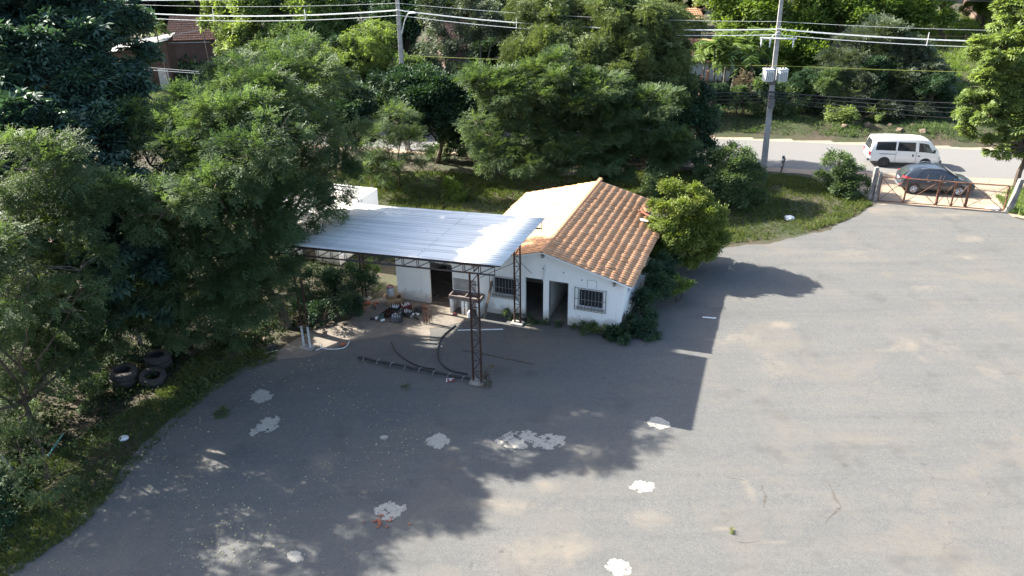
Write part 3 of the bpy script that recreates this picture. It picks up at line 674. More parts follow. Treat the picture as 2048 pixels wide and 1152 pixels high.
# palms
def palm(name, label, base, h, nf, fl, seed, group, stems=1):
    rr = random.Random(seed); rg = np.random.default_rng(seed)
    z = gh(*base); root = empty(name, (base[0], base[1], z), 0, label, 'palm', group)
    mt = MB(); P_ = []; D_ = []; rach = MB()
    for s_ in range(stems):
        ox, oy = (rr.uniform(-.8, .8), rr.uniform(-.8, .8)) if stems > 1 else (0, 0)
        hh = h*rr.uniform(.7, 1.0) if stems > 1 else h
        top = Vector((ox*1.7, oy*1.7, hh)); mt.tube([(ox, oy, -.2), (ox*1.3, oy*1.3, hh*.5), top], [.10, .08, .07], 7)
        for i in range(nf):
            a = 2*math.pi*i/nf + rr.uniform(-.25, .25); el = rr.uniform(.25, 1.25); Lf = fl*rr.uniform(.8, 1.1)
            pts = []; 
            for j in range(9):
                t = j/8; r_ = Lf*t*math.cos(el)*(1-.12*t); zz = Lf*(t*math.sin(el) - .75*t*t*(.6+.3*math.cos(el)))
                pts.append(top + Vector((math.cos(a)*r_, math.sin(a)*r_, zz)))
            rach.tube(pts, [.025-.002*j for j in range(9)], 4)
            for j in range(1, 9):
                for q in range(4):
                    p = pts[j-1].lerp(pts[j], q/4); tdir = (pts[j]-pts[j-1]).normalized(); side = tdir.cross(Vector((0, 0, 1))).normalized()
                    for sg in (-1, 1):
                        d = (side*sg + tdir*.55 + Vector((0, 0, -.25+rr.uniform(-.15, .15)))).normalized()
                        P_.append(tuple(p)); D_.append(tuple(d))
    mt.build('trunk', MT['bark_grey'], root, smooth=True)
    rach.build('frond_stem', MT['leaf_palm'], root, recalc=False)
    P_ = np.array(P_); D_ = np.array(D_)
    # slim leaflet: leaf template narrowed
    T0 = TM['leaf'].copy(); TM['leaf'] = T0*np.array([1, .28, 1])
    sprays('frond', P_, D_, fl*.34*rg.uniform(.8, 1.1, len(P_)), 'leaf', MT['leaf_palm'], root, rg=rg); TM['leaf'] = T0
    return root
def gx(px, Y): return (px-1024)/FPX*(Y*math.cos(TH)+CH*math.sin(TH))
for i, (px, Y, h, nf, fl, st, lab) in enumerate([
    (1340,72,4.2,9,2.4,3,'yellow-green cluster palm at the left end of the row of palms'),
    (1440,70,5.6,10,2.8,4,'tallest cluster palm, second to the left of the leaning pole'),
    (1505,72,5.6,10,2.8,3,'cluster palm with arching fronds immediately left of the leaning pole'),
    (1395,74,3.6,9,2.3,3,'low cluster palm left of the tallest palm clump'),
    (340,82,5.4,9,2.0,1,'small slender palm in front of the far left tiled roof')]):
    palm('palm_tree', lab, (gx(px, Y), Y), h, nf, fl, 90+i, 'palms beyond the road', st)

# bare tangle shrub, sapling, weeds
def weeds(name, label, cat, centres, kind, mat, leaf, dens, seed, group=None, base=None):
    rg = np.random.default_rng(seed); c0 = centres[0] if base is None else base
    root = empty(name, (c0[0], c0[1], gh(c0[0], c0[1])), 0, label, cat, group)
    lb = [((c[0]-c0[0], c[1]-c0[1], c[2]), c[3], c[4]) for c in centres]
    P_, D_, T_ = crown_points(lb, dens, rg, .45, 1, -1); P_[:, 2] = np.abs(P_[:, 2])
    mb = MB(); rr = random.Random(seed)
    for c, r, rz in lb:
        for q in range(5): limb(mb, (c[0]*.6, c[1]*.6, 0), (c[0]+rr.uniform(-r, r)*.6, c[1]+rr.uniform(-r, r)*.6, c[2]+rz*.5), .015, .006, rr, 3, .1, 5)
    mb.build('stem', MT['bark'], root, recalc=False)
    sprays('leaves', P_, D_, leaf*rg.uniform(.7, 1.3, len(P_)), kind, MT[mat], root, T_, rg=rg)
    return root
# ================================================================ GRASS
def inside(P, poly):
    x, y = P[:, 0], P[:, 1]; c = np.zeros(len(P), bool); n = len(poly)
    for i in range(n):
        x0, y0 = poly[i]; x1, y1 = poly[(i+1) % n]
        m = ((y0 > y) != (y1 > y)) & (x < (x1-x0)*(y-y0)/(y1-y0+1e-12)+x0); c ^= m
    return c
def grass(label, poly, dens, h, seed, mat='grass', kind='blade', name='grass', patch=.0, z=0.0, cat='grass'):
    rg = np.random.default_rng(seed); poly = [tuple(p[:2]) for p in poly]
    a = np.array(poly); mn, mx = a.min(0), a.max(0); n = int(dens*(mx-mn).prod())
    P_ = rg.uniform(mn, mx, (n, 2)); P_ = P_[inside(P_, poly)]
    f = np.sin(P_[:, 0]*1.3+seed)*np.sin(P_[:, 1]*1.1+seed*2)+.5*np.sin(P_[:, 0]*3.7)*np.sin(P_[:, 1]*3.1)
    P_ = P_[f + rg.normal(0, .5, len(P_)) > patch-1]; f = np.sin(P_[:, 0]*.9+seed)*np.sin(P_[:, 1]*.8)
    zz = np.array([gh(*p) for p in P_]) + z
    P3 = np.column_stack([P_, zz]); N = len(P3)
    sc = h*rg.uniform(.5, 1.3, N)*(1+.4*f)
    D_ = np.column_stack([rg.normal(0, 1, N), rg.normal(0, 1, N), rg.normal(.3, .3, N)])
    tint = np.clip(.5+.25*f+rg.normal(0, .2, N), 0, 1)
    o = sprays(name, P3, D_, sc, kind, MT[mat], None, tint, upright=(kind == 'blade'), rg=rg)
    return tag(o, label, cat, kind='stuff')
edge = Gs([(25,1152),(172,1050),(275,930),(352,850),(418,790),(495,740),(552,722)])
verge = [(-15.2, 13.0)] + [tuple(p) for p in edge] + Gs([(556,706),(470,690),(400,700),(300,800),(200,850),(120,900),(20,960)]) + [(-16.5,17)]
grass('low green grass along the left edge of the asphalt', verge, 330, .11, 1, patch=.25)
grass('leafy ground weeds along the left edge of the asphalt', verge, 26, .16, 12, 'leaf_green', 'simple', 'ground_weeds', cat='weeds', patch=.3)
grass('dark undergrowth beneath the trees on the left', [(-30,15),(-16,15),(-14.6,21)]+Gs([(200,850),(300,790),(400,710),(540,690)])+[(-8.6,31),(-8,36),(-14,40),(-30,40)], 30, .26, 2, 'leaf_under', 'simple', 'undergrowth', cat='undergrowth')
grass('sunny grass in the back yard between shed and tiled house', [(-8.3,37.5),(-3.6,36.6),(-1.0,40.5),(3.0,43.5),(7,46),(12,48.5),(6,51),(-2,52),(-12,53),(-12,44)], 70, .22, 3)
grass('grass around the yard bushes right of the tiled house', [(7.6,37.4)]+Gs([(1440,490),(1560,476),(1650,456),(1700,436),(1748,408)])+[(22.2,46.5),(20.2,50.2),(17,51.8),(10,52.5),(5,50),(4.2,42.5)], 90, .20, 4)
grass('long grass at the foot of the right gate post', [(29.5,43.2),(30.4,42.4),(32.5,42.5),(34,46),(32.6,47.6),(30.4,46.2)], 120, .38, 5, 'leaf_light', cat='grass')
def farstrip(a, b, x0, x1): return [(x0, road_far(x0)+a), (x1, road_far(x1)+a), (x1, road_far(x1)+b), (x0, road_far(x0)+b)]
grass('grass on the bank along the far side of the road', farstrip(1.6, 7, -50, 60), 60, .22, 6, 'leaf_green')
grass('bright green field beyond the road at upper right', [(34,65),(50,62),(85,105),(60,125),(38,90)], 9, .5, 7, 'leaf_bright')
grass('scrub under the far trees', farstrip(7, 34, -55, 42), 5, .9, 8, 'leaf_dark', 'simple', 'undergrowth', cat='undergrowth')
grass('fallen leaves on the asphalt at lower left', Gs([(20,1150),(250,935),(410,790),(520,730),(700,715),(900,800),(820,950),(700,1150)]), 24, .06, 9, 'litter', 'leaf', 'fallen_leaves', z=.03, patch=.75, cat='leaf litter')

# ================================================================ HOUSE
HO = (1.36, 30.31, 0); HR = R(-20)
def HW(s, t, z=0):                 # house frame -> world
    c, sn = math.cos(HR), math.sin(HR); return (HO[0]+s*c-t*sn, HO[1]+s*sn+t*c, z)
def wall_open(mb, a, b, t0, t1, top, ops, axis='s'):
    """wall from a to b, thickness t0..t1, top(s) height, openings (a,b,z0,z1)"""
    br = sorted(set([a, b] + [v for o in ops for v in o[:2]] + ([0.0] if a < 0 < b and axis == 's' else [])))
    for p, q in zip(br[:-1], br[1:]):
        spans = [(-.3, None)]
        for o in ops:
            if o[0] <= p+1e-6 and q <= o[1]+1e-6:
                spans = ([(-.3, o[2])] if o[2] > 0 else []) + [(o[3], None)]
        for z0, z1 in spans:
            za, zb = (top(p), top(q)) if z1 is None else (z1, z1)
            f = (lambda s, t, z: (s, t, z)) if axis == 's' else (lambda s, t, z: (t, s, z))
            mb.prism([f(p, t0, z0), f(q, t0, z0), f(q, t0, zb), f(p, t0, za)], [f(p, t1, z0), f(q, t1, z0), f(q, t1, zb), f(p, t1, za)])
house = empty('tiled_house', HO, HR, 'small whitewashed house under an orange clay tile gable roof, doorways without doors', 'house')
mtop = lambda s: 3.30-.272*abs(s)
d1 = (-.84, 0.0, 0, 2.03); d2 = (.26, 1.13, 0, 2.03); w1 = (-2.34, -1.24, .98, 1.84); w2 = (1.56, 2.68, .98, 1.84)
mb = MB(); wall_open(mb, -3.75, 3.5, 0, .15, mtop, [d1, d2, w1, w2])
wall_open(mb, -3.75, 3.5, 9.6, 9.75, mtop, [(.4, 1.05, 0, 2.0)])  # unseen back doorway, opened to let light into the corridor
wall_open(mb, .15, 9.6, 3.35, 3.5, lambda s: mtop(3.5), [(1.0, 2.0, 1.4, 1.95), (5, 6, 1.2, 1.95)], 't')
wall_open(mb, .15, 9.6, -3.75, -3.6, lambda s: mtop(3.75), [], 't')
mb.build('wall', MT['wall'], house)
mb = MB(); wall_open(mb, .15, 9.6, .08, .2, lambda s: 2.5, [], 't'); wall_open(mb, .15, 9.6, 1.2, 1.32, lambda s: 2.5, [], 't')
mb.box((-3.6, 3.6, -.1), (.07, 3.72, 2.4)).build('partition_wall', MT['plaster_in'], house)
MB().box((-3.6, .16, -.05), (3.34, 9.59, .045)).build('floor', MT['slab'], house)
def frame_mb(a, b, z0, z1, t, w=.05, d=.05):
    m = MB(); m.box((a, t, z0), (a+w, t+d, z1)).box((b-w, t, z0), (b, t+d, z1)).box((a+w, t, z1-w), (b-w, t+d, z1)); return m
frame_mb(.262, 1.128, .0, 2.028, .02, .04, .1).build('door_frame', MT['grey_plastic'], house)
for (a, b, z0, z1), gr in ((w1, 9), (w2, 9)):
    wn = MB()
    wn.box((a, .08, z0), (a+.05, .13, z1)).box((b-.05, .08, z0), (b, .13, z1)).box((a+.05, .08, z1-.05), (b-.05, .13, z1)).box((a+.05, .08, z0), (b-.05, .13, z0+.05))
    W = wn.build('window', MT['stain_metal'], house)
    MB().box((a+.05, .10, z0+.05), (b-.05, .112, z1-.05)).build('pane', MT['glass'], W)
    MB().box((a-.04, -.05, z0-.07), (b+.04, .07, z0-.005)).build('sill', MT['concrete'], W)
    g = MB(); A, B, Z0, Z1 = a-.12, b+.12, z0-.09, z1+.09
    for x in (A, B): g.bar((x, -.10, Z0), (x, -.10, Z1), .025)
    for z in (Z0, Z1, (Z0+Z1)/2, Z0+.16): g.bar((A, -.10, z), (B, -.10, z), .018)
    for i in range(1, gr): g.bar((A+(B-A)*i/gr, -.10, Z0), (A+(B-A)*i/gr, -.10, Z1), .017)
    for x in (A, B):
        for z in (Z0, Z1): g.bar((x, -.10, z), (x, .0, z), .018)
    g.build('window_grille', MT['grille'], W, recalc=False)
# conduit leaning on gable, rafter ends, small vent holes
MB().bar((.10, -.06, 2.75), (.02, -.05, 2.0), .055).build('drain_strip', MT['white_plastic'], house)
for s in (0.02, 3.15, -3.2): MB().box((s-.05, -.28, mtop(s)-.14), (s+.05, .0, mtop(s)-.02)).build('rafter_end', MT['concrete'], house)
for s, z in ((-.02, 2.55), (1.72, 2.27), (.9, 2.5)): MB().lathe([(0, -.006), (.03, -.006), (.03, .0)], 10, (s, 0, z), 'y').build('wall_hole', MT['black'], house)
mb = MB(); mb.box((1.95, -.012, 1.98), (1.965, -.002, 2.32)).box((2.35, -.012, 1.98), (2.365, -.002, 2.32)).box((1.95, -.012, 2.305), (2.365, -.002, 2.32)); mb.build('wall_mark', MT['concrete'], house)
def tile_slope(s_ridge, z_ridge, s_eave, z_eave, t0, t1, rows, pitch, seed, skip=None):
    rr = random.Random(seed); V = []; Fc = []; Tt = []
    U = [0, .14, .35, .56, .74, .80, .90, 1.0]; H = [.0, .026, .036, .026, .0, -.014, -.018, -.014]
    n = int((t1-t0)/pitch); ds = (s_eave-s_ridge)/rows; dz = (z_eave-z_ridge)/rows
    drift = [0]*n
    for i in range(rows):
        wav = [(.006*math.sin(j*.35+i*1.7)+.005*math.sin(j*.9+i)) for j in range(n)]
        for j in range(n):
            if skip and skip(i, j): continue
            jz = rr.uniform(-.006, .01); jx = wav[j]+rr.uniform(-.012, .012); jt = rr.uniform(-.008, .008); jx += .035 if rr.random() < .04 else 0; tn = rr.betavariate(2.2, 2.2)
            n0 = len(V)
            for e, (fr, lift) in enumerate(((0, 0.0), (1.06, .026), (1.06, .0))):
                s = s_ridge + ds*(i+fr) + (jx if e else 0); z = z_ridge + dz*(i+fr) + lift + (jz if e == 1 else 0)
                for u, h in zip(U, H): V.append((s, t0+(j+u)*pitch+jt, z+h*(.9 if e == 0 else 1.0) - (.03 if e == 2 else 0)))
            k_ = len(U)
            for e in range(2):
                for q in range(k_-1):
                    a = n0+e*k_+q; Fc.append((a, a+1, a+k_+1, a+k_)); Tt.append(tn)
    return np.array(V), np.array(Fc), np.array(Tt)
def hole(i, j): return (i in (8, 9, 10) and 36 <= j <= 40) or (i == 10 and 34 <= j <= 42)
V1, F1, T1 = tile_slope(.03, 3.47, 3.95, 2.42, -.35, 9.95, 11, .215, 1, hole)
V2, F2, T2 = tile_slope(-.03, 3.47, -4.05, 2.39, -.35, 9.95, 11, .215, 2)
F2 = F2[:, ::-1]
roof = npmesh('roof', np.concatenate([V1, V2]), np.concatenate([F1, F2+len(V1)]), MT['tile'], house, np.concatenate([T1, T2]))
mb = MB(); rr = random.Random(4)
for i in range(26):
    y = -.37+i*.4; r_ = .115
    P = [(r_*1.12*math.cos(a), y+.43, 3.46+r_*.8*math.sin(a)+.012) for a in [math.pi*q/7 for q in range(8)]]
    Q = [(r_*.95*math.cos(a)+rr.uniform(-.004,.004), y, 3.445+r_*.75*math.sin(a)) for a in [math.pi*q/7 for q in range(8)]]
    mb.prism(Q, P)
mb.build('ridge_cap', MT['tile'], roof, smooth=False)
mb = MB()   # boarding under the tiles and the gable verge
for sg in (1, -1):
    e = 3.88*sg
    mb.prism([(0, -.30, 3.44), (e, -.30, 2.39), (e, -.30, 2.35), (0, -.30, 3.40)], [(0, 9.9, 3.44), (e, 9.9, 2.39), (e, 9.9, 2.35), (0, 9.9, 3.40)])
mb.build('roof_boards', MT['wood_grey'], roof)
mb = MB()
for sg in (1, -1):
    e = 3.9*sg; mb.prism([(0, -.34, 3.46), (e, -.34, 2.41), (e, -.34, 2.35), (0, -.34, 3.39)], [(0, -.303, 3.46), (e, -.303, 2.41), (e, -.303, 2.35), (0, -.303, 3.39)])
mb.build('verge_board', MT['wall'], roof)
# loose tiles and a board by the hole in the roof
slp = math.atan2(1.05, 3.92)
for i, (s, t, a, lab) in enumerate([(2.75, 7.55, .5, 'loose clay tile on the right roof slope, nearest the ridge of its heap'), (2.95, 7.35, -.3, 'loose clay tile lying crosswise in the middle of its heap'),
        (3.1, 7.75, 1.2, 'loose clay tile at the back of the heap beside the roof hole'), (2.85, 7.95, 2.0, 'loose clay tile farthest up the roof, behind its heap'), (3.2, 7.2, .1, 'loose clay tile at the lower front of its heap')]):
    mb = MB(); rot = Euler((0, slp, 0)).to_matrix() @ Euler((0, 0, a)).to_matrix()
    A = [math.pi*q/6 for q in range(7)]
    P = [rot @ Vector((-.22, .09*math.cos(q), .06*math.sin(q))) for q in A] + [rot @ Vector((-.22, .075*math.cos(q), .045*math.sin(q))) for q in reversed(A)]
    Q = [rot @ Vector((.22, .08*math.cos(q), .05*math.sin(q))) for q in A] + [rot @ Vector((.22, .065*math.cos(q), .035*math.sin(q))) for q in reversed(A)]
    mb.prism(P, Q); o = mb.build('loose_roof_tile', MT['brick' if i % 2 else 'tile_far']); o.location = HW(s, t, 3.47-.268*s+.10+.03*(i % 3)); o.rotation_euler = (0, 0, HR)
    tag(o, lab, 'roof tile', 'loose tiles beside the hole in the roof')
mb = MB(); rot = Euler((0, slp, 0)).to_matrix() @ Euler((0, 0, .5)).to_matrix()
mb.box((-.42, -.13, -.012), (.42, .13, .012), rot); o = mb.build('white_board', MT['white_plastic'], bevel=.004); o.location = HW(3.25, 6.7, 3.47-.268*3.25+.11); o.rotation_euler = (0, 0, HR)
tag(o, 'white board lying on the roof tiles beside the yellow-green tree', 'board')
# annex left of the house
annex = empty('lean_to_annex', HW(-5.5, 0), HR, 'whitewashed flat-topped annex left of the tiled house, with a wide dark doorway', 'annex')
mb = MB(); X = lambda s: s+5.5
at2 = lambda s: 2.42
wall_open(mb, X(-7.15), X(-5.47), -.03, .13, at2, []); wall_open(mb, X(-4.32), X(-3.76), 0, .15, at2, [])
mb.box((X(-5.47), 0, 2.12), (X(-4.32), .13, 2.42))
wall_open(mb, .13, 4.2, X(-7.15), X(-7.0), at2, [], 't'); wall_open(mb, X(-7.0), X(-3.76), 4.05, 4.2, at2, [])
mb.build('wall', MT['wall'], annex)
MB().box((X(-7.0), .14, -.05), (X(-3.77), 4.04, .04)).build('floor', MT['slab'], annex)
MB().box((X(-7.25), -.1, 2.43), (X(-4.1), 4.3, 2.47)).build('roof', MT['galv_old'], annex)
MB().box((X(-4.26), -.02, .95), (X(-3.15), -.004, 1.5)).build('metal_patch', MT['galv_old'], annex)
mb = MB(); rr = random.Random(9)
for i in range(26):
    x, y = rr.uniform(X(-5.6), X(-4.0)), rr.uniform(.4, 3.2); a = rr.uniform(0, 3.1); L_ = rr.uniform(.15, .6)
    mb.box((-L_/2, -.05, 0), (L_/2, .05, .04), Euler((rr.uniform(-.3, .3), rr.uniform(-.3, .3), a)).to_matrix(), (x, y, rr.uniform(.05, .25)))
o = mb.build('rubble_heap', MT['wood_grey']); o.location = HW(-5.5, 0); o.rotation_euler = (0, 0, HR); tag(o, 'broken boards heaped inside the dark annex doorway', 'rubble', kind='stuff')
# double laundry sink
sink = empty('laundry_sink', HW(-3.5, -.33), HR, 'old double laundry sink of brown cement on white block legs', 'sink')
mb = MB(); mb.box((-.75, -.3, .72), (.75, -.24, .92)).box((-.75, .24, .72), (.75, .3, .92)).box((-.75, -.24, .72), (-.69, .24, .92)).box((.69, -.24, .72), (.75, .24, .92)).box((-.03, -.24, .72), (.03, .24, .92)).box((-.69, -.24, .72), (-.03, .24, .76)).box((.03, -.24, .72), (.69, .24, .76))
mb.build('basin', MT['sinkgrey'], sink, bevel=.012)
for a, b in ((-.72, -.6), (-.16, -.04), (.02, .1), (.58, .74)): MB().box((a, -.27, 0), (b, .27, .718)).build('leg', MT['wall'], sink)
def prop(name, label, cat, mb, mat, loc, rz=0, group=None, **kw):
    o = mb.build(name, MT[mat], **kw); o.location = loc; o.rotation_euler = (0, 0, rz); return tag(o, label, cat, group)
prop('red_rag', 'small red cloth under the double sink', 'rag', MB().prism([(-.1,-.08,0),(.12,-.06,0),(.1,.09,0),(-.08,.08,0)], [(-.07,-.05,.09),(.06,-.04,.06),(.05,.05,.1),(-.04,.06,.07)]), 'red', HW(-3.95, -.75, .022))
prop('white_jug', 'white plastic container beside the sink leg', 'container', MB().lathe([(0,0),(.09,0),(.10,.05),(.10,.24),(.05,.30),(.03,.36),(0,.36)], 14), 'white_plastic', HW(-3.2, -.75, .022), smooth=True)
mb = MB(); mb.box((-.055, -.018, 0), (.055, .018, 1.75), Euler((R(-20), R(7), 0)).to_matrix())
prop('leaning_plank', 'weathered grey plank leaning on the wall right of the sink', 'plank', mb, 'wood_grey', HW(-2.55, -.68, .02), HR)

# ================================================================ CANOPY
cz = lambda s, t: 5.12 + .042*min(s, .3) - .015*(t+5.6)
can = empty('metal_canopy', HW(-4.5, -3), HR, 'open carport canopy of corrugated galvanised sheets on rusty lattice legs', 'canopy')
cx = lambda s: s+4.5; cy = lambda t: t+3
V = []; Fc = []; pit = .2; tt = []; t = -5.68
prof = [(0, 0), (.07, 0), (.095, .038), (.145, .038), (.17, 0)]
n = 26
for i in range(n):
    for a, h in prof: tt.append((-5.68+i*pit+a, h))
for pi_, (sa, sb) in enumerate(((-9.85, .22),)):
    n0 = len(V); S_ = np.linspace(sa, sb, 7)
    for s in S_:
        for t, h in tt: V.append((cx(s), cy(t), cz(s, t)+h))
    K = len(tt)
    for a in range(6):
        for b in range(K-1):
            q = n0+a*K+b; Fc.append((q, q+K, q+K+1, q+1))
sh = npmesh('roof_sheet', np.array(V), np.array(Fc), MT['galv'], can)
for s0_ in (-6.9, -3.1):
    m = MB()
    for i in range(26):
        t = -5.68+i*.2+.12
        if i % 6 != 4: m.box((cx(s0_)-.012, cy(t)-.04, cz(s0_, t)+.039), (cx(s0_)+.012, cy(t)+.04, cz(s0_, t)+.046))
        m.box((cx(s0_)-.02, cy(t)+.06, cz(s0_, t)+.001), (cx(s0_)+.012, cy(t)+.11, cz(s0_, t)+.008))
    m.build('seam', MT['galv_old'], can)
so_ = sh.modifiers.new('thickness', 'SOLIDIFY'); so_.thickness = .006
def lattice(mb, A, B, wv, n, r=.03, web=.014, alt=True, double=False):
    """two chords A->B and A+wv->B+wv with webs"""
    A, B, wv = Vector(A), Vector(B), Vector(wv)
    mb.bar(A, B, r*2); mb.bar(A+wv, B+wv, r*2)
    for i in range(n+1):
        p = A.lerp(B, i/n)
        mb.bar(p, p+wv, web*2)
        if i < n:
            q = A.lerp(B, (i+1)/n)
            if i % 2 or not alt: mb.bar(p, q+wv, web*2)
            else: mb.bar(p+wv, q, web*2)
            if double: mb.bar(p+wv*0+(q-p)*.12, p+wv+(q-p)*.12, web*2)
def beam(s0, s1, t, mat, depth=.33, n=15, dbl=True):
    m = MB(); z = lambda s: cz(s, t)-.09
    lattice(m, (cx(s0), cy(t), z(s0)-depth), (cx(s1), cy(t), z(s1)-depth), (0, 0, depth), n, .026, .012, False, dbl)
    return m.build('truss_beam', MT[mat], can, recalc=False)
beam(-9.25, -.05, -5.62, 'steel_dark'); beam(-9.25, .1, -.62, 'steel_dark')
for s in (-8.6, -4.75, -.9):
    m = MB(); lattice(m, (cx(s), cy(-5.5), cz(s, -5.5)-.40), (cx(s), cy(-.7), cz(s, -.7)-.40), (0, 0, .28), 9, .025, .012, True); m.build('cross_beam', MT['steel_dark'], can, recalc=False)
m = MB()
for t in (-5.62, -4.4, -3.1, -1.9, -.7): m.bar((cx(-9.3), cy(t), cz(-9.3, t)-.045), (cx(.18), cy(t), cz(.18, t)-.045), .05)
m.build('purlin', MT['rust'], can, recalc=False)
for s, t, w, lw in ((-.86, -5.62, .34, 0), (-8.6, -5.45, .30, 1), (-.98, -.62, .27, 0), (-8.6, -.62, .2, 0)):
    top = cz(s, t)-.42
    leg = MB(); lattice(leg, (cx(s)-w/2, cy(t), .08), (cx(s)-w/2, cy(t), top), (w, 0, 0), 10, .027, .011, True)
    for q in (-1, 1): leg.bar((cx(s)+q*w/2, cy(t)+.06, .08), (cx(s)+q*w/2, cy(t)+.05, top), .03)
    lo = leg.build('leg', MT['rust'], can, recalc=False)
    if lw:
        m = MB()
        for q in (-1, 1): m.bar((cx(s)+q*w/2, cy(t)-.002, .06), (cx(s)+q*w/2, cy(t)-.002, 1.05), .082)
        m.build('painted_foot', MT['stain_metal'], lo, recalc=False)
    MB().box((cx(s)-.28, cy(t)-.2, -.05), (cx(s)+.28, cy(t)+.2, .09)).build('footing', MT['concrete'], lo, bevel=.02)
m = MB(); m.tube([(cx(-1.0), cy(-.64), 3.0), (cx(-2.2), cy(-.4), 2.25), (cx(-2.9), cy(-.12), 1.75)], .012, 5); m.tube([(cx(-.85), cy(-.6), 3.0), (cx(-.5), cy(-.1), 2.3)], .01, 5)
m.build('guy_rod', MT['wire_dark'], can, recalc=False)
# ================================================================ SHED
P0 = at(754, 377, 1)  # ray
def Gz(px, py, z): return G(px, py, z)
A_ = Gz(754, 377, 2.75)
shed = empty('flat_roofed_shed', (A_[0], A_[1], 0), HR, 'small white flat-roofed shed with a low parapet, half hidden behind the canopy', 'shed')
W_, D_s = 4.6, 4.4
mb = MB(); T_ = .15
mb.box((-W_, -.15, -.2), (0, 0, 2.75)).box((-W_, -D_s, -.2), (0, -D_s+T_, 2.75)).box((-.15, -D_s+T_, -.2), (0, -.15, 2.75)).box((-W_, -D_s+T_, -.2), (-W_+T_, -.15, 2.75))
mb.build('wall', MT['wall'], shed)
MB().box((-W_+T_, -D_s+T_, 2.35), (-.15, -.15, 2.5)).build('roof', simple('shed_roof', (.66,.64,.60), (.50,.48,.44), 2, .8), shed)
MB().box((-2.2, -D_s-.012, 0), (-1.4, -D_s-.003, 2.0)).build('door', MT['wood_grey'], shed)

# ================================================================ GATE
gA = Vector((22.62, 45.42, 0)); gB = Vector((29.33, 43.42, 0)); gd = (gB-gA); GL = gd.length; grz = math.atan2(gd.y, gd.x)
gate = empty('rusty_gate', gA, grz, 'wide closed gate of thin rusty bars with crossed braces', 'gate')
fr = [0, .215, .472, .59, .70, 1.0]; X_ = [f*GL for f in fr]; z0, z1 = .10, 1.62
def leaf_gate(i0, i1, nm):
    m = MB(); m.bar((X_[i0]+.02, 0, z0), (X_[i1]-.02, 0, z0), .045); m.bar((X_[i0]+.02, 0, z1), (X_[i1]-.02, 0, z1), .05)
    for i in range(i0, i1+1): m.bar((X_[i] + (.03 if i == i0 else -.03 if i == i1 else 0), 0, z0), (X_[i]+ (.03 if i == i0 else -.03 if i == i1 else 0), 0, z1), .075)
    for i in range(i0, i1):
        m.tube([(X_[i]+.03, .012, z0), (X_[i+1]-.03, .012, z1)], .019, 5); m.tube([(X_[i]+.03, -.012, z1), (X_[i+1]-.03, -.012, z0)], .019, 5)
    return m.build(nm, MT['rust_light'], gate, recalc=False)
leaf_gate(0, 2, 'gate_leaf'); leaf_gate(2, 4, 'gate_leaf'); leaf_gate(4, 5, 'gate_leaf')
m = MB()
for f, l in ((.165, .3), (.36, .3), (.46, .38), (.485, .34), (.64, .32), (.83, .3)): m.tube([(f*GL, 0, z1), (f*GL+.03, 0, z1+l)], .011, 5)
m.build('spike', MT['rust_light'], gate, recalc=False)
m = MB(); m.tube([(X_[2]-.14, -.05, .85), (X_[2]+.16, -.05, .85)], .02, 6); m.box((X_[2]-.03, -.07, .74), (X_[2]+.09, -.02, .85)); m.build('latch', MT['rust'], gate)
m = MB()
for z in (.5, .85, 1.2): m.tube([(X_[4]+.05, .03, z), ((X_[4]+X_[5])/2, .03, z-.05), (X_[5]-.05, .03, z)], .006, 4)
m.build('strand_wire', MT['wire_dark'], gate, recalc=False)
def post(name, label, base, top, w0, w1, mat, h, cat='gate post'):
    b = Vector(base); t_ = Vector(top)
    m = MB(); m.prism([(-w0/2,-w0/2,-.2),(w0/2,-w0/2,-.2),(w0/2,w0/2,-.2),(-w0/2,w0/2,-.2)], [(t_.x-b.x-w1/2,t_.y-b.y-w1/2,h),(t_.x-b.x+w1/2,t_.y-b.y-w1/2,h),(t_.x-b.x+w1/2,t_.y-b.y+w1/2,h+.04),(t_.x-b.x-w1/2,t_.y-b.y+w1/2,h-.02)])
    o = m.build(name, MT[mat], bevel=.015); o.location = (b.x, b.y, 0); o.rotation_euler = (0, 0, 0); return tag(o, label, cat)
post('gate_post', 'whitewashed square post left of the gate, the taller of the pair', (22.22, 45.62, 0), (22.34, 45.66, 0), .24, .22, 'concrete_old', 2.15)
post('gate_post', 'weathered grey post against the left end of the gate', (22.50, 45.45, 0), (22.56, 45.5, 0), .2, .2, 'concrete_old', 1.85)
post('gate_post', 'leaning grey concrete post at the right end of the gate', (29.55, 43.35, 0), (29.95, 43.55, 0), .3, .26, 'concrete_old', 2.0)

# ================================================================ POLES AND WIRES
def hgt(base, ytop, lean=(0, 0)):
    lo, hi = 0, 30
    for _ in range(40):
        m_ = (lo+hi)/2; q = np.array([base[0]+lean[0]*m_, base[1]+lean[1]*m_, m_])-CP
        y = 576+FPX*(q@cd)/(q@fw)
        if y > ytop: lo = m_
        else: hi = m_
    return lo
def conc_pole(label, base, h, w0, w1, lean):
    root = empty('utility_pole', (base[0], base[1], 0), 0, label, 'utility pole', 'utility poles beside the road')
    n = 12; m = MB(); rz = R(-12)
    def ring(z):
        w = w0+(w1-w0)*z/h; o = []
        for dx, dy in ((-1,-.75),(1,-.75),(1,.75),(-1,.75)):
            x, y = dx*w/2, dy*w/2; o.append((x*math.cos(rz)-y*math.sin(rz)+lean[0]*z, x*math.sin(rz)+y*math.cos(rz)+lean[1]*z, z))
        return o
    m.prism(ring(-.3), ring(h)); m.build('shaft', MT['pole'], root, bevel=.03); return root
lean1 = (-.028, 0); b1 = G(1527, 335)[:2]; pole1 = conc_pole('leaning concrete utility pole carrying the grey transformer', b1, 12.4, .42, .22, lean1)
def pp(z, dx=0, dy=0): return (lean1[0]*z+dx, lean1[1]*z+dy, z)
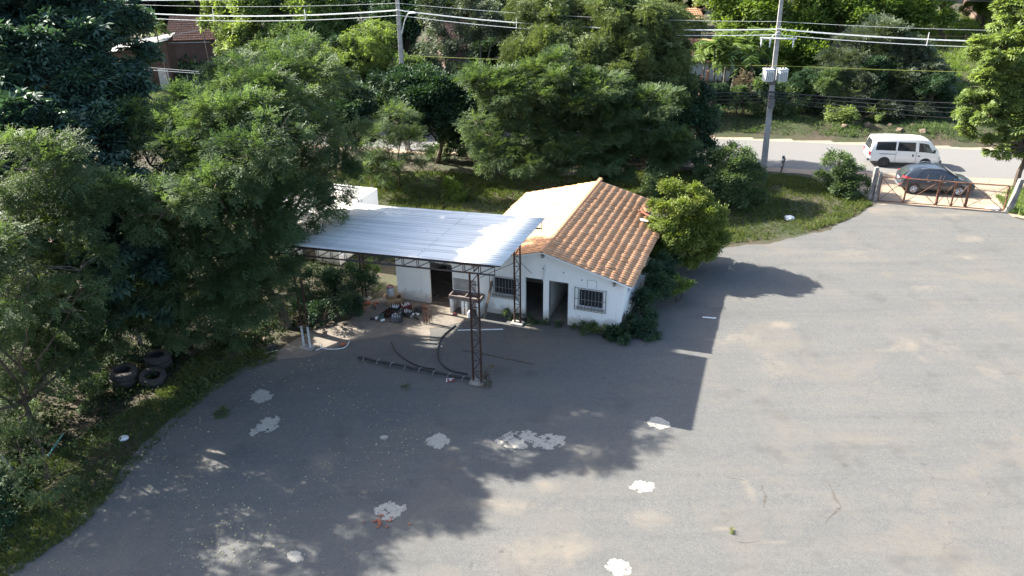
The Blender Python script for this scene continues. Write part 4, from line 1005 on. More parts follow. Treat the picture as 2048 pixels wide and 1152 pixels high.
zc = hgt(b1, 76, lean1); zt0 = hgt(b1, 161, lean1); zt1 = hgt(b1, 138, lean1); zk = hgt(b1, 205, lean1); zw = hgt(b1, 60, lean1)
ca, sa = math.cos(R(-12)), math.sin(R(-12))
m = MB(); m.bar((pp(zc)[0]-1.15*ca, -1.15*sa-.2, zc), (pp(zc)[0]+1.15*ca, 1.15*sa-.2, zc), .09); m.bar(pp(zc, -.5, -.1), pp(zc+.45, 0, -.1), .03); m.bar(pp(zc, .5, -.2), pp(zc+.45, 0, -.2), .03)
ca_ = m.build('crossarm', MT['trafo'], pole1, recalc=False)
for d in (-1.05, -.5, .95):
    m = MB(); px_ = pp(zc)[0]+d*ca; py_ = d*sa-.25
    m.lathe([(0,.05),(.05,.05),(.05,-.04),(.035,-.06),(.07,-.10),(.035,-.14),(.07,-.18),(.035,-.22),(.06,-.26),(.03,-.55),(0,-.56)], 10, (px_, py_, zc)); m.build('insulator', MT['insulator'], ca_, smooth=True)
tr = MB(); zm = (zt0+zt1)/2; tx = pp(zm)[0]
for d in (-.40, .52): tr.box((tx+d-.30, -.45, zt0), (tx+d+.30, .15, zt1))
for d in (-.40, .52):
    for q in range(5): tr.box((tx+d-.27+q*.12, -.56, zt0+.06), (tx+d-.24+q*.12, -.45, zt1-.08))
    tr.box((tx+d-.33, -.48, zt1), (tx+d+.33, .18, zt1+.05))
T_ob = tr.build('transformer', MT['trafo'], pole1, bevel=.02)
m = MB()
for d in (-.55, -.35, .42, .62): m.lathe([(0,.0),(.04,0),(.03,.08),(.06,.1),(.03,.14),(.06,.18),(.03,.22),(.02,.32),(0,.32)], 8, (tx+d, -.15, zt1+.05))
m.build('bushing', MT['rust'], T_ob, smooth=True)
m = MB(); m.box((pp(zk)[0]-.16, -.42, zk-.35), (pp(zk)[0]+.16, -.16, zk+.3)); m.build('meter_box', MT['grey_plastic'], pole1, bevel=.02)
m = MB()
for z in (zk+.75, zk+.45, zk+1.4, zt0-.2): m.box((pp(z)[0]-.22, -.2, z-.03), (pp(z)[0]+.22, .2, z+.03))
m.build('strap', MT['wire_dark'], pole1)
b2 = (gx(812, 58.3), 58.3); b2 = (-7.9, 58.3); lean2 = (0, 0)
pole2 = conc_pole('concrete utility pole with a small street lamp, among the trees at top centre', b2, 13.0, .40, .22, lean2)
zl = hgt(b2, 26); m = MB(); m.tube([(.15, -.1, hgt(b2, 68)), (.45, -.3, zl-.5), (.75, -.5, zl), (1.0, -.65, zl+.1)], .045, 6); LA = m.build('lamp_arm', MT['trafo'], pole2, recalc=False)
MB().prism([(.85,-.75,zl+.03),(1.35,-.9,zl+.06),(1.40,-.72,zl+.06),(.9,-.55,zl+.03)], [(.9,-.7,zl+.16),(1.25,-.82,zl+.15),(1.28,-.75,zl+.15),(.95,-.6,zl+.16)]).build('lamp_head', MT['white_plastic'], LA, bevel=.02)
z2 = hgt(b2, 22)
P1 = Vector((b1[0]+lean1[0]*zw, b1[1]-.2, zw)); P2 = Vector((b2[0], b2[1]-.2, z2)); P3 = Vector((b1[0]+26, b1[1]-5.5, zw-.1)); P0_ = Vector((b2[0]-26, b2[1]+5.6, z2-.2))
def catenary(a, b, sag, off, n=24): return [a.lerp(b, i/n)+Vector((off[0], off[1], off[2]-sag*4*(i/n)*(1-i/n))) for i in range(n+1)]
def wire(label, segs, r, mat, group, sag=.55, off=(0, 0, 0)):
    m = MB(); pts = []
    for a, b in segs: pts += catenary(a, b, sag, off)[(1 if pts else 0):]
    m.tube(pts, r, 5); o = m.build('power_line', MT[mat], recalc=False); return tag(o, label, 'power line', group)
sg_ = [(P0_, P2), (P2, P1), (P1, P3)]
wire('pale overhead cable, upper front one of the thick pair', sg_, .023, 'wire', 'overhead cables along the road', .5, (0, 0, .10))
wire('pale overhead cable, rear one just behind the upper front cable', sg_, .023, 'wire', 'overhead cables along the road', .5, (0, .35, .02))
wire('pale overhead cable, lowest of the thick bright bundle', sg_, .021, 'wire', 'overhead cables along the road', .5, (0, .1, -.28))
wire('thin overhead cable running above the bright bundle', sg_, .010, 'wire', 'overhead cables along the road', .3, (0, 0, .55))
for i, (a, b, t_, lab) in enumerate([(P0_, P2, .20, 'leftmost cable spacer on the overhead bundle, above the dark trees'), (P0_, P2, .45, 'cable spacer above the old tiled roof at upper left'), (P0_, P2, .73, 'cable spacer left of the lamp pole'), (P2, P1, .33, 'cable spacer above the layered feathery tree'), (P1, P3, .34, 'rightmost cable spacer, above the far feathery tree')]):
    c = a.lerp(b, t_)+Vector((0, .1, -.5*4*t_*(1-t_))); m = MB(); m.bar((0, 0, -.34), (0, 0, .5), .035); m.bar((-.05, -.15, .1), (.05, .3, .04), .05); m.bar((-.06, 0, -.28), (.06, 0, -.28), .05)
    o = m.build('cable_spacer', MT['trafo'], recalc=False); o.location = c; tag(o, lab, 'cable spacer', 'spacers on the overhead cables')
zy = hgt(b1, 130, lean1); a_ = Vector((b1[0]-26, b1[1]+5.6, zy)); b_ = Vector((b1[0], b1[1]-.3, zy)); c_ = Vector((b1[0]+26, b1[1]-5.5, zy))
o = wire('thin yellow wire crossing level with the transformer', [(a_, b_), (b_, c_)], .016, 'wire_yellow', None, .12)
for j, (yy, r_, sg1) in enumerate([(183, .03, .35), (188, .02, .5), (194, .022, .6), (200, .018, .75)]):
    z = hgt(b1, yy, lean1); a_ = Vector((b2[0], b2[1]-.2, z+.2)); b_ = Vector((b1[0]+lean1[0]*z, b1[1]-.3, z)); c_ = Vector((b1[0]+26, b1[1]-5.5, z))
    wire('dark telephone cable below the transformer, ' + ['topmost', 'second from the top', 'third from the top', 'lowest'][j] + ' of four', [(a_, b_), (b_, c_)], r_, 'wire_dark', 'telephone cables', sg1)
m = MB(); m.tube([at(1800, -3, 60), at(1900, 1, 60), at(2048, 4, 60), at(2100, 6, 60)], .02, 4); tag(m.build('power_line', MT['wire_dark'], recalc=False), 'dark wire crossing the upper right corner', 'power line')
m = MB(); m.tube([at(120, -2, 70), at(260, 1.5, 70), at(420, 0, 70), at(620, -3, 70)], .025, 4); tag(m.build('power_line', MT['wire'], recalc=False), 'pale wire at the very top edge, upper left', 'power line')
for j, (pts) in enumerate([[(205,92,78),(290,76,80),(335,72,82),(400,60,84)], [(270,88,80),(330,86,82),(420,84,84)], [(180,118,76),(300,135,76),(420,145,76)], [(180,128,76),(300,140,76),(400,147,76)]]):
    m = MB(); m.tube([at(*p) for p in pts], .02, 4); tag(m.build('house_wire', MT['wire'], recalc=False), ['thin wire rising to the old tiled roof, upper left', 'short thin wire behind the slender palm', 'upper thin wire crossing in front of the brick wall', 'lower thin wire crossing in front of the brick wall'][j], 'wire')
# marker post, fence posts
def stick(name, label, cat, base, h, w, mat, tilt=(0, 0), group=None):
    z = gh(*base[:2]); m = MB(); m.tube([(0, 0, -.1), (tilt[0]*.5*h, tilt[1]*.5*h, h*.5), (tilt[0]*h, tilt[1]*h, h)], [w*.55, w*.5, w*.45], 6)
    o = m.build(name, MT[mat]); o.location = (base[0], base[1], z); return tag(o, label, cat, group)
mp_ = empty('marker_post', (*G(1563, 342)[:2], 0), 0, 'black and white roadside marker post right of the leaning pole', 'marker post')
m = MB(); m.box((-.07, -.05, -.1), (.07, .05, 1.1)); m.build('shaft', MT['white_plastic'], mp_, bevel=.01)
for z in (.18, .55, .9): MB().box((-.074, -.054, z), (.074, .054, z+.18)).build('band', MT['black'], mp_)
stick('fence_post', 'grey post standing in front of the striped roadside marker', 'fence post', G(1560, 350)[:2], 1.2, .12, 'wood_grey', (.15, 0))
stick('fence_post', 'pale post rising out of the bush left of the gate', 'fence post', (21.0, 48.1), 1.9, .16, 'concrete', (.02, 0))
fl = empty('wire_fence', (10, road_far(10)+6.2, gh(10, road_far(10)+6.2)), R(-12), 'post and wire fence along the bank beyond the road', 'fence')
for i in range(18):
    rr_ = random.Random(i); MB().tube([(i*2.4-2, 0, -.4), (i*2.4-2+rr_.uniform(-.06,.06), 0, 1.3)], [.07, .055], 6).build('post', MT['wood_grey'], fl)
m = MB()
for z in (.3, .7, 1.1): m.tube([(-2, -.07, z), (39, -.07, z)], .008, 4)
m.build('strand', MT['wire_dark'], fl, recalc=False)
f2 = empty('field_fence', (gx(1880, 96), 96, gh(40, 96)), R(-6), 'distant pale post and rail fence across the bright green field', 'fence')
for i in range(14): MB().tube([(i*2.2-4, 0, -.3), (i*2.2-4, 0, 1.3)], .07, 5).build('post', MT['wood'], f2)
m = MB(); m.bar((-4, -.08, 1.1), (25, -.08, 1.1), .05); m.bar((-4, -.08, .6), (25, -.08, .6), .04); m.build('rail', MT['wood'], f2, recalc=False)

# ================================================================ FAR HOUSES
def far_roof(mb_v, x0, x1, y0, y1, z0, z1, pitch=.28):
    """corrugated clay slope facing the viewer, rising from y0,z0 to y1,z1"""
    V = []; Fc = []; n = int((x1-x0)/pitch*4); rows = max(3, int(math.hypot(y1-y0, z1-z0)/.4))
    for r in range(rows):
        n0 = len(V)
        for e, lift in ((0, .05), (1, 0)):
            f = (r+e)/rows
            for i in range(n+1): V.append((x0+(x1-x0)*i/n, y0+(y1-y0)*f, z0+(z1-z0)*f+lift+.05*abs(math.sin(math.pi*i/4))))
        for i in range(n): Fc.append((n0+i, n0+i+1, n0+n+2+i, n0+n+1+i))
    return np.array(V), np.array(Fc)
def far_house(name, label, x, y, rz, w, d, h, rise, wallm, ridge_cap=True, win=()):
    root = empty(name, (x, y, gh(x, y)), rz, label, 'house')
    mb = MB()
    for yy in (0, d): mb.box((-w/2, yy-.1, -.3), (w/2, yy+.1, h))
    for sx in (-1, 1):
        a = sx*w/2; b = a-sx*.2
        mb.prism([(a, .1, -.3), (a, d-.1, -.3), (a, d-.1, h), (a, d/2, h+rise), (a, .1, h)], [(b, .1, -.3), (b, d-.1, -.3), (b, d-.1, h), (b, d/2, h+rise), (b, .1, h)])
    mb.build('wall', MT[wallm], root)
    V1, F1 = far_roof(None, -w/2-.4, w/2+.4, -.5, d/2, h-.15, h+rise+.06); V2, F2 = far_roof(None, -w/2-.4, w/2+.4, d+.5, d/2, h-.15, h+rise+.06)
    Fa = np.concatenate([F1, F2[:, ::-1]+len(V1)]); rg = np.random.default_rng(3)
    npmesh('roof', np.concatenate([V1, V2]), Fa, MT['tile_far'], root, rg.uniform(0, 1, len(Fa)))
    for (a, b, z0, z1) in win:
        MB().box((a, -.13, z0), (b, -.11, z1)).build('window', MT['glass'], root)
    return root
def place(px, py, z, Y): return gx(px, Y)
# sunlit tile roof upper left (380-440, 50-80)
far_house('old_house', 'old house with a pinkish clay tile roof, upper left beyond the road', gx(415, 92)+.2, 92, R(8), 7, 7, 2.9, 2.0, 'brickwall')
bw = empty('brick_shed', (gx(305, 80), 80, gh(0, 80)), R(14), 'unplastered dark red brick shed with holes in its wall, upper left', 'shed')
m = MB(); wall_open(m, -3, 2.4, 0, .2, lambda s: 3.9+.18*s, [(-1.6, -1.35, 2.2, 2.35), (-.6, -.3, 2.6, 2.75), (.5, .8, 2.7, 2.85), (1.2, 1.45, 2.5, 2.62)]); m.box((2.2, .2, -.3), (2.4, 5, 4.2)).box((-3, .2, -.3), (-2.8, 5, 3.4)); m.build('wall', MT['brickwall'], bw)
MB().prism([(-3.3,-.3,3.42),(2.7,-.3,4.45),(2.7,-.3,4.51),(-3.3,-.3,3.48)], [(-3.3,5.2,3.42),(2.7,5.2,4.45),(2.7,5.2,4.51),(-3.3,5.2,3.48)]).build('roof', MT['galv_old'], bw)
m = MB()
for i in range(12): m.box((-.55+i*.092, -.03+(i % 2)*.02, 0), (-.465+i*.092, .0+(i % 2)*.02, 2.1))
prop('sheet_gate', 'pale corrugated sheet gate right of the brick shed, upper left', 'gate', m, 'stain_metal', (gx(341, 78), 78, gh(0, 78)), R(-12))
stick('wooden_pole', 'thin wooden service pole in front of the brick shed, upper left', 'pole', (gx(349, 77.5), 77.5), 5.6, .1, 'wood_grey', (-.05, 0))
stick('wooden_pole', 'short dark service pole in front of the pinkish tile roof', 'pole', (gx(432, 84), 84), 5.4, .12, 'wood_grey', (-.03, 0))
far_house('roadside_house', 'low house with a brown tile roof left of the palms, beyond the road', gx(1378, 79), 79, R(-20), 8, 6, 2.2, 1.5, 'plaster_in', win=((-2.5,-1.6,.9,1.8),))
m = MB()
for i in range(26): m.box((-3.2+i*.25, (i % 2)*.05, 0), (-2.96+i*.25, .05+(i % 2)*.05, 2.2))
prop('sheet_fence', 'white corrugated sheet fence between the palms and the brown roofs', 'fence', m, 'white_plastic', (gx(1437, 88), 88, gh(20, 88)), R(-8))
far_house('brick_house', 'narrow reddish brick house with an orange roof edge, right of the tall drooping tree', gx(1368, 95), 95, R(5), 4.0, 5, 3.6, .9, 'brickwall')
far_house('hidden_house', 'red tile roofed house glimpsed through the thin silvery tree at top centre', gx(985, 84), 84, R(20), 9, 7, 3.0, 2.2, 'brickwall')
far_house('hidden_house', 'dark tile roofed house behind trees at the very top centre', gx(1070, 100), 100, R(-15), 10, 8, 3.8, 2.4, 'brickwall')
far_house('hidden_house', 'brown roofed house in the far upper right corner', gx(2010, 112), 112, R(-10), 8, 6, 3.0, 1.8, 'brickwall')
m = MB()
for i in range(9): m.lathe([(0,0),(.16,.02),(.13,.18),(.17,.2),(.15,.24),(0,.24)], 10, (.05*math.sin(i*2), 0, i*.27))
for i in range(6): m.lathe([(0,0),(.16,.02),(.13,.18),(.17,.2),(.15,.24),(0,.24)], 10, (-.45, .2, .3+i*.27))
prop('clay_pots', 'stack of orange clay pots on the bank left of the palms', 'pots', m, 'tile_far', (gx(1410, 67), 67, gh(12, 67)+1.0), smooth=True)
m = MB(); m.box((-.11, -.09, -.3), (.11, .09, 1.9)); prop('fence_post', 'white concrete gatepost on the bank below the clay pots', 'fence post', m, 'pole', (gx(1421, 66), 66, gh(12, 66)), bevel=.02)
# rocks on the bank
rr = random.Random(31)
rocks = [(1690,262,.5),(1712,258,.42),(1735,262,.55),(1700,248,.35),(1780,262,.4),(1800,268,.45),(1825,262,.38),(1845,270,.45),(1765,252,.3),(1722,250,.33)]
rl = ['leftmost', 'second from the left', 'largest', 'upper left', 'first right of the gap', 'lowest in the right cluster', 'upper right', 'rightmost', 'highest, in the middle', 'small one left of the middle']
for i, (px, py, s) in enumerate(rocks):
    Y = G(px, py+8)[1]; b = (gx(px, Y), Y)
    bm = bmesh.new(); bmesh.ops.create_icosphere(bm, subdivisions=2, radius=s*.72)
    for v in bm.verts: v.co *= 1+rr.uniform(-.22, .22); v.co.z *= .7
    me = bpy.data.meshes.new('boulder'); bm.to_mesh(me); bm.free(); me.materials.append(MT['rock']); o = bpy.data.objects.new('boulder', me); col.objects.link(o)
    o.location = (b[0], b[1], gh(*b)-.02); tag(o, f'reddish boulder on the bank behind the van, {rl[i]}', 'boulder', 'boulders on the bank behind the van')

# ================================================================ VEHICLES
def paint(name, c, rough=.28, metal=0.0, coat=.6):
    k = NT(name); n_ = k.noise(3, 4); cc = k.mix(k.ramp(n_, [(.4, 0.0), (.8, .25)]), c, tuple(x*.82+.02 for x in c)); k.out(cc, rough, metal)
    k.b.inputs['Coat Weight'].default_value = coat; k.b.inputs['Coat Roughness'].default_value = .08; return k.m
MT['van_paint'] = paint('van_paint', (.80,.81,.80)); MT['suv_paint'] = paint('suv_paint', (.045,.055,.072), .3, .45)
MT['tail'] = simple('tail_light', (.62,.03,.04), (.5,.02,.03), 4, .2); MT['lamp_glass'] = simple('lamp_glass', (.6,.62,.62), (.4,.42,.43), 6, .12)
def ring(st):
    xl, xb, xr, zb, zl, zr, w, wr = st
    H = [(xl, w*.90, zb), (xl, w*.985, zb+.10), ((xl+xb)/2, w, (zb+zl)/2), (xb, w*.985, zl), ((xb*.25+xr*.75), wr+(w-wr)*.22, zl+(zr-zl)*.78), (xr, wr*.90, zr-.02), (xr, wr*.5, zr+.015)]
    return [(x, -y, z) for x, y, z in H] + [(x, y, z) for x, y, z in reversed(H)]
def loft(sts):
    m = MB(); rs = [ring(s) for s in sts]; k_ = len(rs[0])
    for r in rs: m.v += r
    for i in range(len(rs)-1):
        for j in range(k_):
            a = i*k_+j; b = i*k_+(j+1) % k_; m.f.append((a, b, b+k_, a+k_))
    m.f.append(tuple(range(k_))[::-1]); m.f.append(tuple((len(rs)-1)*k_+j for j in range(k_))); return m
def interp(sts, x, hz):
    """half width and z at x along the body, hz 0 belt..1 roof edge"""
    key = lambda s: s[1]*(1-hz)+s[2]*hz
    for a, b in zip(sts[:-1], sts[1:]):
        if key(a) <= x <= key(b):
            f = (x-key(a))/(key(b)-key(a)+1e-9); break
    else: f = 0; a = b = sts[0] if x < key(sts[0]) else sts[-1]
    g = [p+(q-p)*f for p, q in zip(a, b)]
    w, wr, zl, zr = g[6], g[7], g[4], g[5]; h = hz*.78
    y = w*.985 + ((wr+(w-wr)*.22)-w*.985)*hz; return y, zl+(zr-zl)*h
def side_glass(sts, x0, x1, x0t, x1t, h0=.1, h1=.97, off=.012, side=-1):
    n_ = 5; m = MB(); A = []; B = []
    for i in range(n_+1):
        xa = x0+(x1-x0)*i/n_; xb = x0t+(x1t-x0t)*i/n_
        ya, za = interp(sts, xa, h0); yb, zb = interp(sts, xb, h1)
        A.append((xa, side*(ya+off), za)); B.append((xb, side*(yb+off), zb))
    for i in range(n_): m.face([A[i], A[i+1], B[i+1], B[i]])
    return m
def wheel(root, x, y, r, w, side, alloy):
    o = empty('wheel_tmp', (0, 0, 0)); bpy.data.objects.remove(o)
    t_ = MB(); t_.lathe([(r*.60, -w/2), (r*.90, -w/2), (r, -w/2+.03), (r, w/2-.03), (r*.90, w/2), (r*.60, w/2), (r*.60, -w/2)], 28, (x, y, r), 'y'); T_ = t_.build('wheel', MT['black'], root, smooth=True)
    rm = MB(); yo = y+side*(w/2-.02)
    if alloy:
        rm.lathe([(r*.62, 0), (r*.62, side*.02), (r*.56, side*.02), (r*.56, 0)], 24, (x, yo, r), 'y')
        for k_ in range(5):
            for dd in (-.13, .13):
                a = 2*math.pi*k_/5+dd+.3; rm.bar((x+r*.1*math.cos(a-dd*.5), yo+side*.012, r+r*.1*math.sin(a-dd*.5)), (x+r*.58*math.cos(a+dd), yo+side*.012, r+r*.58*math.sin(a+dd)), .045)
        rm.lathe([(0, side*.03), (r*.15, side*.03), (r*.15, 0)], 12, (x, yo, r), 'y')
    else:
        rm.lathe([(0, side*.03), (r*.16, side*.03), (r*.2, 0), (r*.5, -side*.01), (r*.56, side*.015), (r*.61, side*.015), (r*.61, -side*.03)], 24, (x, yo, r), 'y')
    rm.build('rim', MT['chrome' if alloy else 'grey_plastic'], T_, smooth=not alloy)
    d = MB(); d.lathe([(0, -side*.1), (r*.6, -side*.1)], 20, (x, yo, r), 'y'); d.build('brake_disc', MT['black'], T_)
def arch(root, x, r, w, side, flare):
    m = MB(); pts = [(x+r*math.cos(a), side*w, .33+r*math.sin(a)) for a in [math.pi*(-.12+1.24*q/16) for q in range(17)]]
    P = [(p[0], side*(w-.12), p[2]) for p in pts]; Q = [(p[0], side*(w+flare), p[2]) for p in pts]
    m.prism(P, Q); m.build('wheel_arch', MT['black'], root)
VS = [(-2.36,-2.40,-2.22,.52,1.12,1.88,.74,.64),(-2.28,-2.30,-2.10,.40,1.14,1.97,.82,.70),(-1.0,-1.0,-1.0,.34,1.14,2.02,.845,.73),(.5,.5,.5,.34,1.12,2.02,.845,.73),(1.3,1.25,1.0,.34,1.08,2.0,.84,.71),(1.95,1.85,1.32,.36,1.02,1.93,.83,.67),(2.22,2.12,1.55,.38,.98,1.80,.80,.64),(2.32,2.22,1.66,.42,.92,1.70,.74,.60)]
def centre_from(wheel_pt, xw, yw, rz):
    c, s = math.cos(rz), math.sin(rz); return (wheel_pt[0]-(xw*c-yw*s), wheel_pt[1]-(xw*s+yw*c), .012)
vrz = R(-10)
van = empty('white_van', centre_from(G(1765, 334), -1.35, -.80, vrz), vrz, 'white passenger van with dark windows driving along the road', 'van')
loft(VS).build('body', MT['van_paint'], van, smooth=True, bevel=.02)
for sd_ in (-1, 1):
    side_glass(VS, -2.02, -.72, -1.98, -.74, .08, .95, side=sd_).build('window', MT['glass'], van)
    side_glass(VS, -.60, .58, -.60, .52, .08, .95, side=sd_).build('window', MT['glass'], van)
    side_glass(VS, .80, 1.78, .74, 1.36, .08, .93, side=sd_).build('window', MT['glass'], van)
    m = MB(); y = .856*sd_
    m.box((-1.75, min(y, y*.985), .93), (-.68, max(y, y*.985), .965)); m.box((.36, min(y*1.01, y), .84), (.46, max(y*1.01, y), .96)) if False else None
    m.build('slide_rail', MT['grey_plastic'], van)
    m = MB()
    for xx in (-.66, .66):
        m.box((xx-.006, min(y*1.0, y*.98), .42), (xx+.006, max(y*1.0, y*.98), 1.14))
    m.build('door_seam', MT['grey_plastic'], van)
    m = MB(); m.box((.42, min(y*1.015, y*.98), .80), (.50, max(y*1.015, y*.98), .98)).box((.78, min(y*1.015, y*.98), .84), (.92, max(y*1.015, y*.98), .90)); m.build('door_handle', MT['black'], van)
    for xx in (-1.35, 1.35):
        arch(van, xx, .40, .835, sd_, .018); wheel(van, xx, sd_*.765, .33, .19, sd_, False)
    MB().prism([(-2.425, sd_*.60, .82), (-2.425, sd_*.76, .82), (-2.36, sd_*.83, .82), (-2.30, sd_*.80, .82)], [(-2.435, sd_*.60, 1.08), (-2.435, sd_*.76, 1.08), (-2.37, sd_*.835, 1.08), (-2.30, sd_*.80, 1.08)]).build('taillight', MT['tail'], van)
    MB().prism([(2.30, sd_*.5, .62), (2.32, sd_*.72, .62), (2.2, sd_*.83, .62), (2.15, sd_*.7, .62)], [(2.27, sd_*.5, .84), (2.28, sd_*.74, .84), (2.16, sd_*.825, .84), (2.1, sd_*.7, .84)]).build('headlight', MT['lamp_glass'], van)
    m = MB(); m.box((1.72, sd_*.88-.05, 1.12), (1.84, sd_*.88+.05, 1.34)); m.bar((1.76, sd_*.80, 1.16), (1.76, sd_*.90, 1.2), .03); m.build('mirror', MT['black'], van)
m = MB(); m.box((-2.50, -.80, .42), (-2.32, .80, .60)); m.build('rear_bumper', MT['grey_plastic'], van, bevel=.03)
m = MB(); m.box((2.24, -.80, .36), (2.42, .80, .56)); m.build('front_bumper', MT['grey_plastic'], van, bevel=.03)
m = MB(); m.face([(-2.412, -.62, 1.2), (-2.412, .62, 1.2), (-2.262, .54, 1.80), (-2.262, -.54, 1.80)]); m.build('rear_window', MT['glass'], van)
m = MB(); m.face([(2.232, -.66, 1.02), (2.232, .66, 1.02), (1.74, .56, 1.64), (1.74, -.56, 1.64)]); m.build('windscreen', MT['glass'], van)
m = MB(); m.box((-2.445, -.22, .72), (-2.425, .22, .84)); m.build('number_plate', MT['white_plastic'], van)
SS = [(-2.12,-2.06,-1.62,.50,1.00,1.40,.72,.50),(-2.05,-1.96,-1.46,.38,1.06,1.53,.87,.60),(-1.5,-1.45,-1.10,.30,1.07,1.60,.92,.66),(-.6,-.6,-.5,.28,1.03,1.64,.925,.69),(.2,.2,.05,.28,.99,1.63,.925,.69),(.75,.85,.42,.28,.97,1.54,.92,.67),(1.1,1.22,.98,.28,.96,1.25,.915,.72),(1.3,1.4,1.3,.28,.94,1.05,.91,.76),(1.85,1.85,1.8,.30,.87,.97,.89,.70),(2.18,2.15,2.1,.36,.76,.86,.82,.60),(2.30,2.28,2.24,.42,.66,.74,.68,.48)]
srz = R(-12)
suv = empty('grey_suv', centre_from(G(1824, 388), -1.32, -.86, srz), srz, 'dark blue-grey SUV with alloy wheels stopped behind the rusty gate', 'car')
loft(SS).build('body', MT['suv_paint'], suv, smooth=True, bevel=.02)
for sd_ in (-1, 1):
    side_glass(SS, -1.32, -.28, -1.02, -.26, .12, .88, side=sd_).build('window', MT['glass'], suv)
    side_glass(SS, -.18, .78, -.18, .36, .12, .88, side=sd_).build('window', MT['glass'], suv)
    m = MB(); y, z = interp(SS, -.3, .93)
    m.tube([(-1.05, sd_*(y-.07), 1.60), (-.6, sd_*(y-.09), 1.685), (.15, sd_*(y-.09), 1.68), (.35, sd_*(y-.1), 1.60)], .018, 6); m.build('roof_rail', MT['chrome'], suv, recalc=False)
    m = MB(); m.box((-.62, sd_*.925-.012, .86), (-.46, sd_*.925+.012, .895)).box((.32, sd_*.925-.012, .85), (.48, sd_*.925+.012, .885)); m.build('door_handle', MT['chrome'], suv)
    m = MB(); m.box((-.235, sd_*.92-.008, .40), (-.225, sd_*.92+.008, 1.02)).box((.80, sd_*.912-.008, .42), (.81, sd_*.912+.008, .98)); m.build('door_seam', MT['black'], suv)
    m = MB(); m.prism([(-2.03, sd_*.52, .98), (-2.00, sd_*.80, .98), (-1.88, sd_*.90, .99), (-1.55, sd_*.925, 1.05)], [(-2.02, sd_*.52, 1.09), (-1.98, sd_*.82, 1.11), (-1.84, sd_*.90, 1.13), (-1.58, sd_*.915, 1.08)]); m.build('taillight', MT['tail'], suv)
    MB().box((-2.14, sd_*.70-.09, .52), (-2.08, sd_*.70+.09, .58)).build('reflector', MT['tail'], suv)
    m = MB(); m.prism([(2.22, sd_*.50, .70), (2.16, sd_*.74, .71), (1.85, sd_*.89, .76)], [(2.19, sd_*.50, .82), (2.12, sd_*.76, .84), (1.82, sd_*.885, .88)]); m.build('headlight', MT['lamp_glass'], suv)
    m = MB(); m.box((.86, sd_*.99-.08, .98), (1.0, sd_*.99+.08, 1.12)); m.build('mirror', MT['suv_paint'], suv, bevel=.03)
    for xx in (-1.32, 1.32):
        arch(suv, xx, .42, .918, sd_, .012); wheel(suv, xx, sd_*.835, .35, .22, sd_, True)
m = MB(); m.face([(-2.05, -.66, 1.09), (-2.05, .66, 1.09), (-1.66, .50, 1.40), (-1.66, -.50, 1.40)]); m.build('rear_window', MT['glass'], suv)
m = MB(); m.face([(1.27, -.74, 1.10), (1.27, .74, 1.10), (.56, .60, 1.545), (.56, -.60, 1.545)]); m.build('windscreen', MT['glass'], suv)
m = MB(); m.box((-2.16, -.70, .36), (-2.05, .70, .50)); m.build('rear_bumper', MT['grey_plastic'], suv, bevel=.03)
m = MB(); m.box((-2.115, -.24, .76), (-2.09, .24, .87)); m.build('number_plate', MT['white_plastic'], suv)

# ================================================================ PERSON behind the gate post
def skin_body(name, joints, edges, mat, parent=None):
    me = bpy.data.meshes.new(name); me.from_pydata([j[:3] for j in joints], edges, []); o = bpy.data.objects.new(name, me); col.objects.link(o)
    if parent: o.parent = parent
    o.modifiers.new('skin', 'SKIN'); 
    if not me.skin_vertices: me.attributes.new
    for i, j in enumerate(joints): me.skin_vertices[0].data[i].radius = (j[3], j[3]*(j[4] if len(j) > 4 else 1))
    me.skin_vertices[0].data[0].use_root = True
    s = o.modifiers.new('sub', 'SUBSURF'); s.levels = 2; s.render_levels = 2; me.materials.append(mat); return o
def add_skin_layer(me):
    bm = bmesh.new(); bm.from_mesh(me); bm.verts.layers.skin.verify(); bm.to_mesh(me); bm.free()
def skin_obj(name, joints, edges, mat, parent):
    me = bpy.data.meshes.new(name); me.from_pydata([j[:3] for j in joints], edges, []); add_skin_layer(me)
    o = bpy.data.objects.new(name, me); col.objects.link(o); o.parent = parent
    sv = me.skin_vertices[0].data
    for i, j in enumerate(joints): sv[i].radius = (j[3], j[4] if len(j) > 4 else j[3])
    sv[0].use_root = True
    o.modifiers.new('skin', 'SKIN').use_smooth_shade = True
    s = o.modifiers.new('sub', 'SUBSURF'); s.levels = 1; s.render_levels = 2; me.materials.append(mat); return o
skinm = simple('skin', (.42,.25,.17), (.36,.20,.14), 6, .6); shirt = simple('shirt', (.62,.68,.74), (.52,.58,.64), 5, .8); jeans = simple('jeans', (.05,.07,.13), (.035,.05,.10), 8, .85); hairm = simple('hair', (.02,.016,.013), (.03,.025,.02), 9, .7)
per = empty('person', (22.78, 46.25, 0), R(-150), 'person in pale shirt and dark blue trousers standing behind the left gate post', 'person')
J = [(0,0,.95,.13,.10),(0,.01,1.15,.12,.09),(0,.01,1.35,.14,.10),(0,.0,1.47,.06,.06),(0,.02,1.56,.05,.05),(0,.03,1.64,.085,.095),(0,.02,1.70,.07,.08),
     (.19,0,1.40,.055),(.25,.03,1.13,.042),(.24,.14,.92,.034),(.24,.17,.84,.04,.02),(-.19,0,1.40,.055),(-.27,.0,1.13,.042),(-.28,.10,.92,.034),(-.28,.13,.84,.04,.02),
     (.10,0,.88,.085),(.11,.03,.50,.06),(.12,.0,.10,.042),(.13,.12,.04,.04,.03),(-.10,0,.88,.085),(-.13,.05,.50,.06),(-.14,.0,.10,.042),(-.15,.12,.04,.04,.03)]
for side, w0 in ((1, 10), (-1, 14)):
    for q in range(4): pass
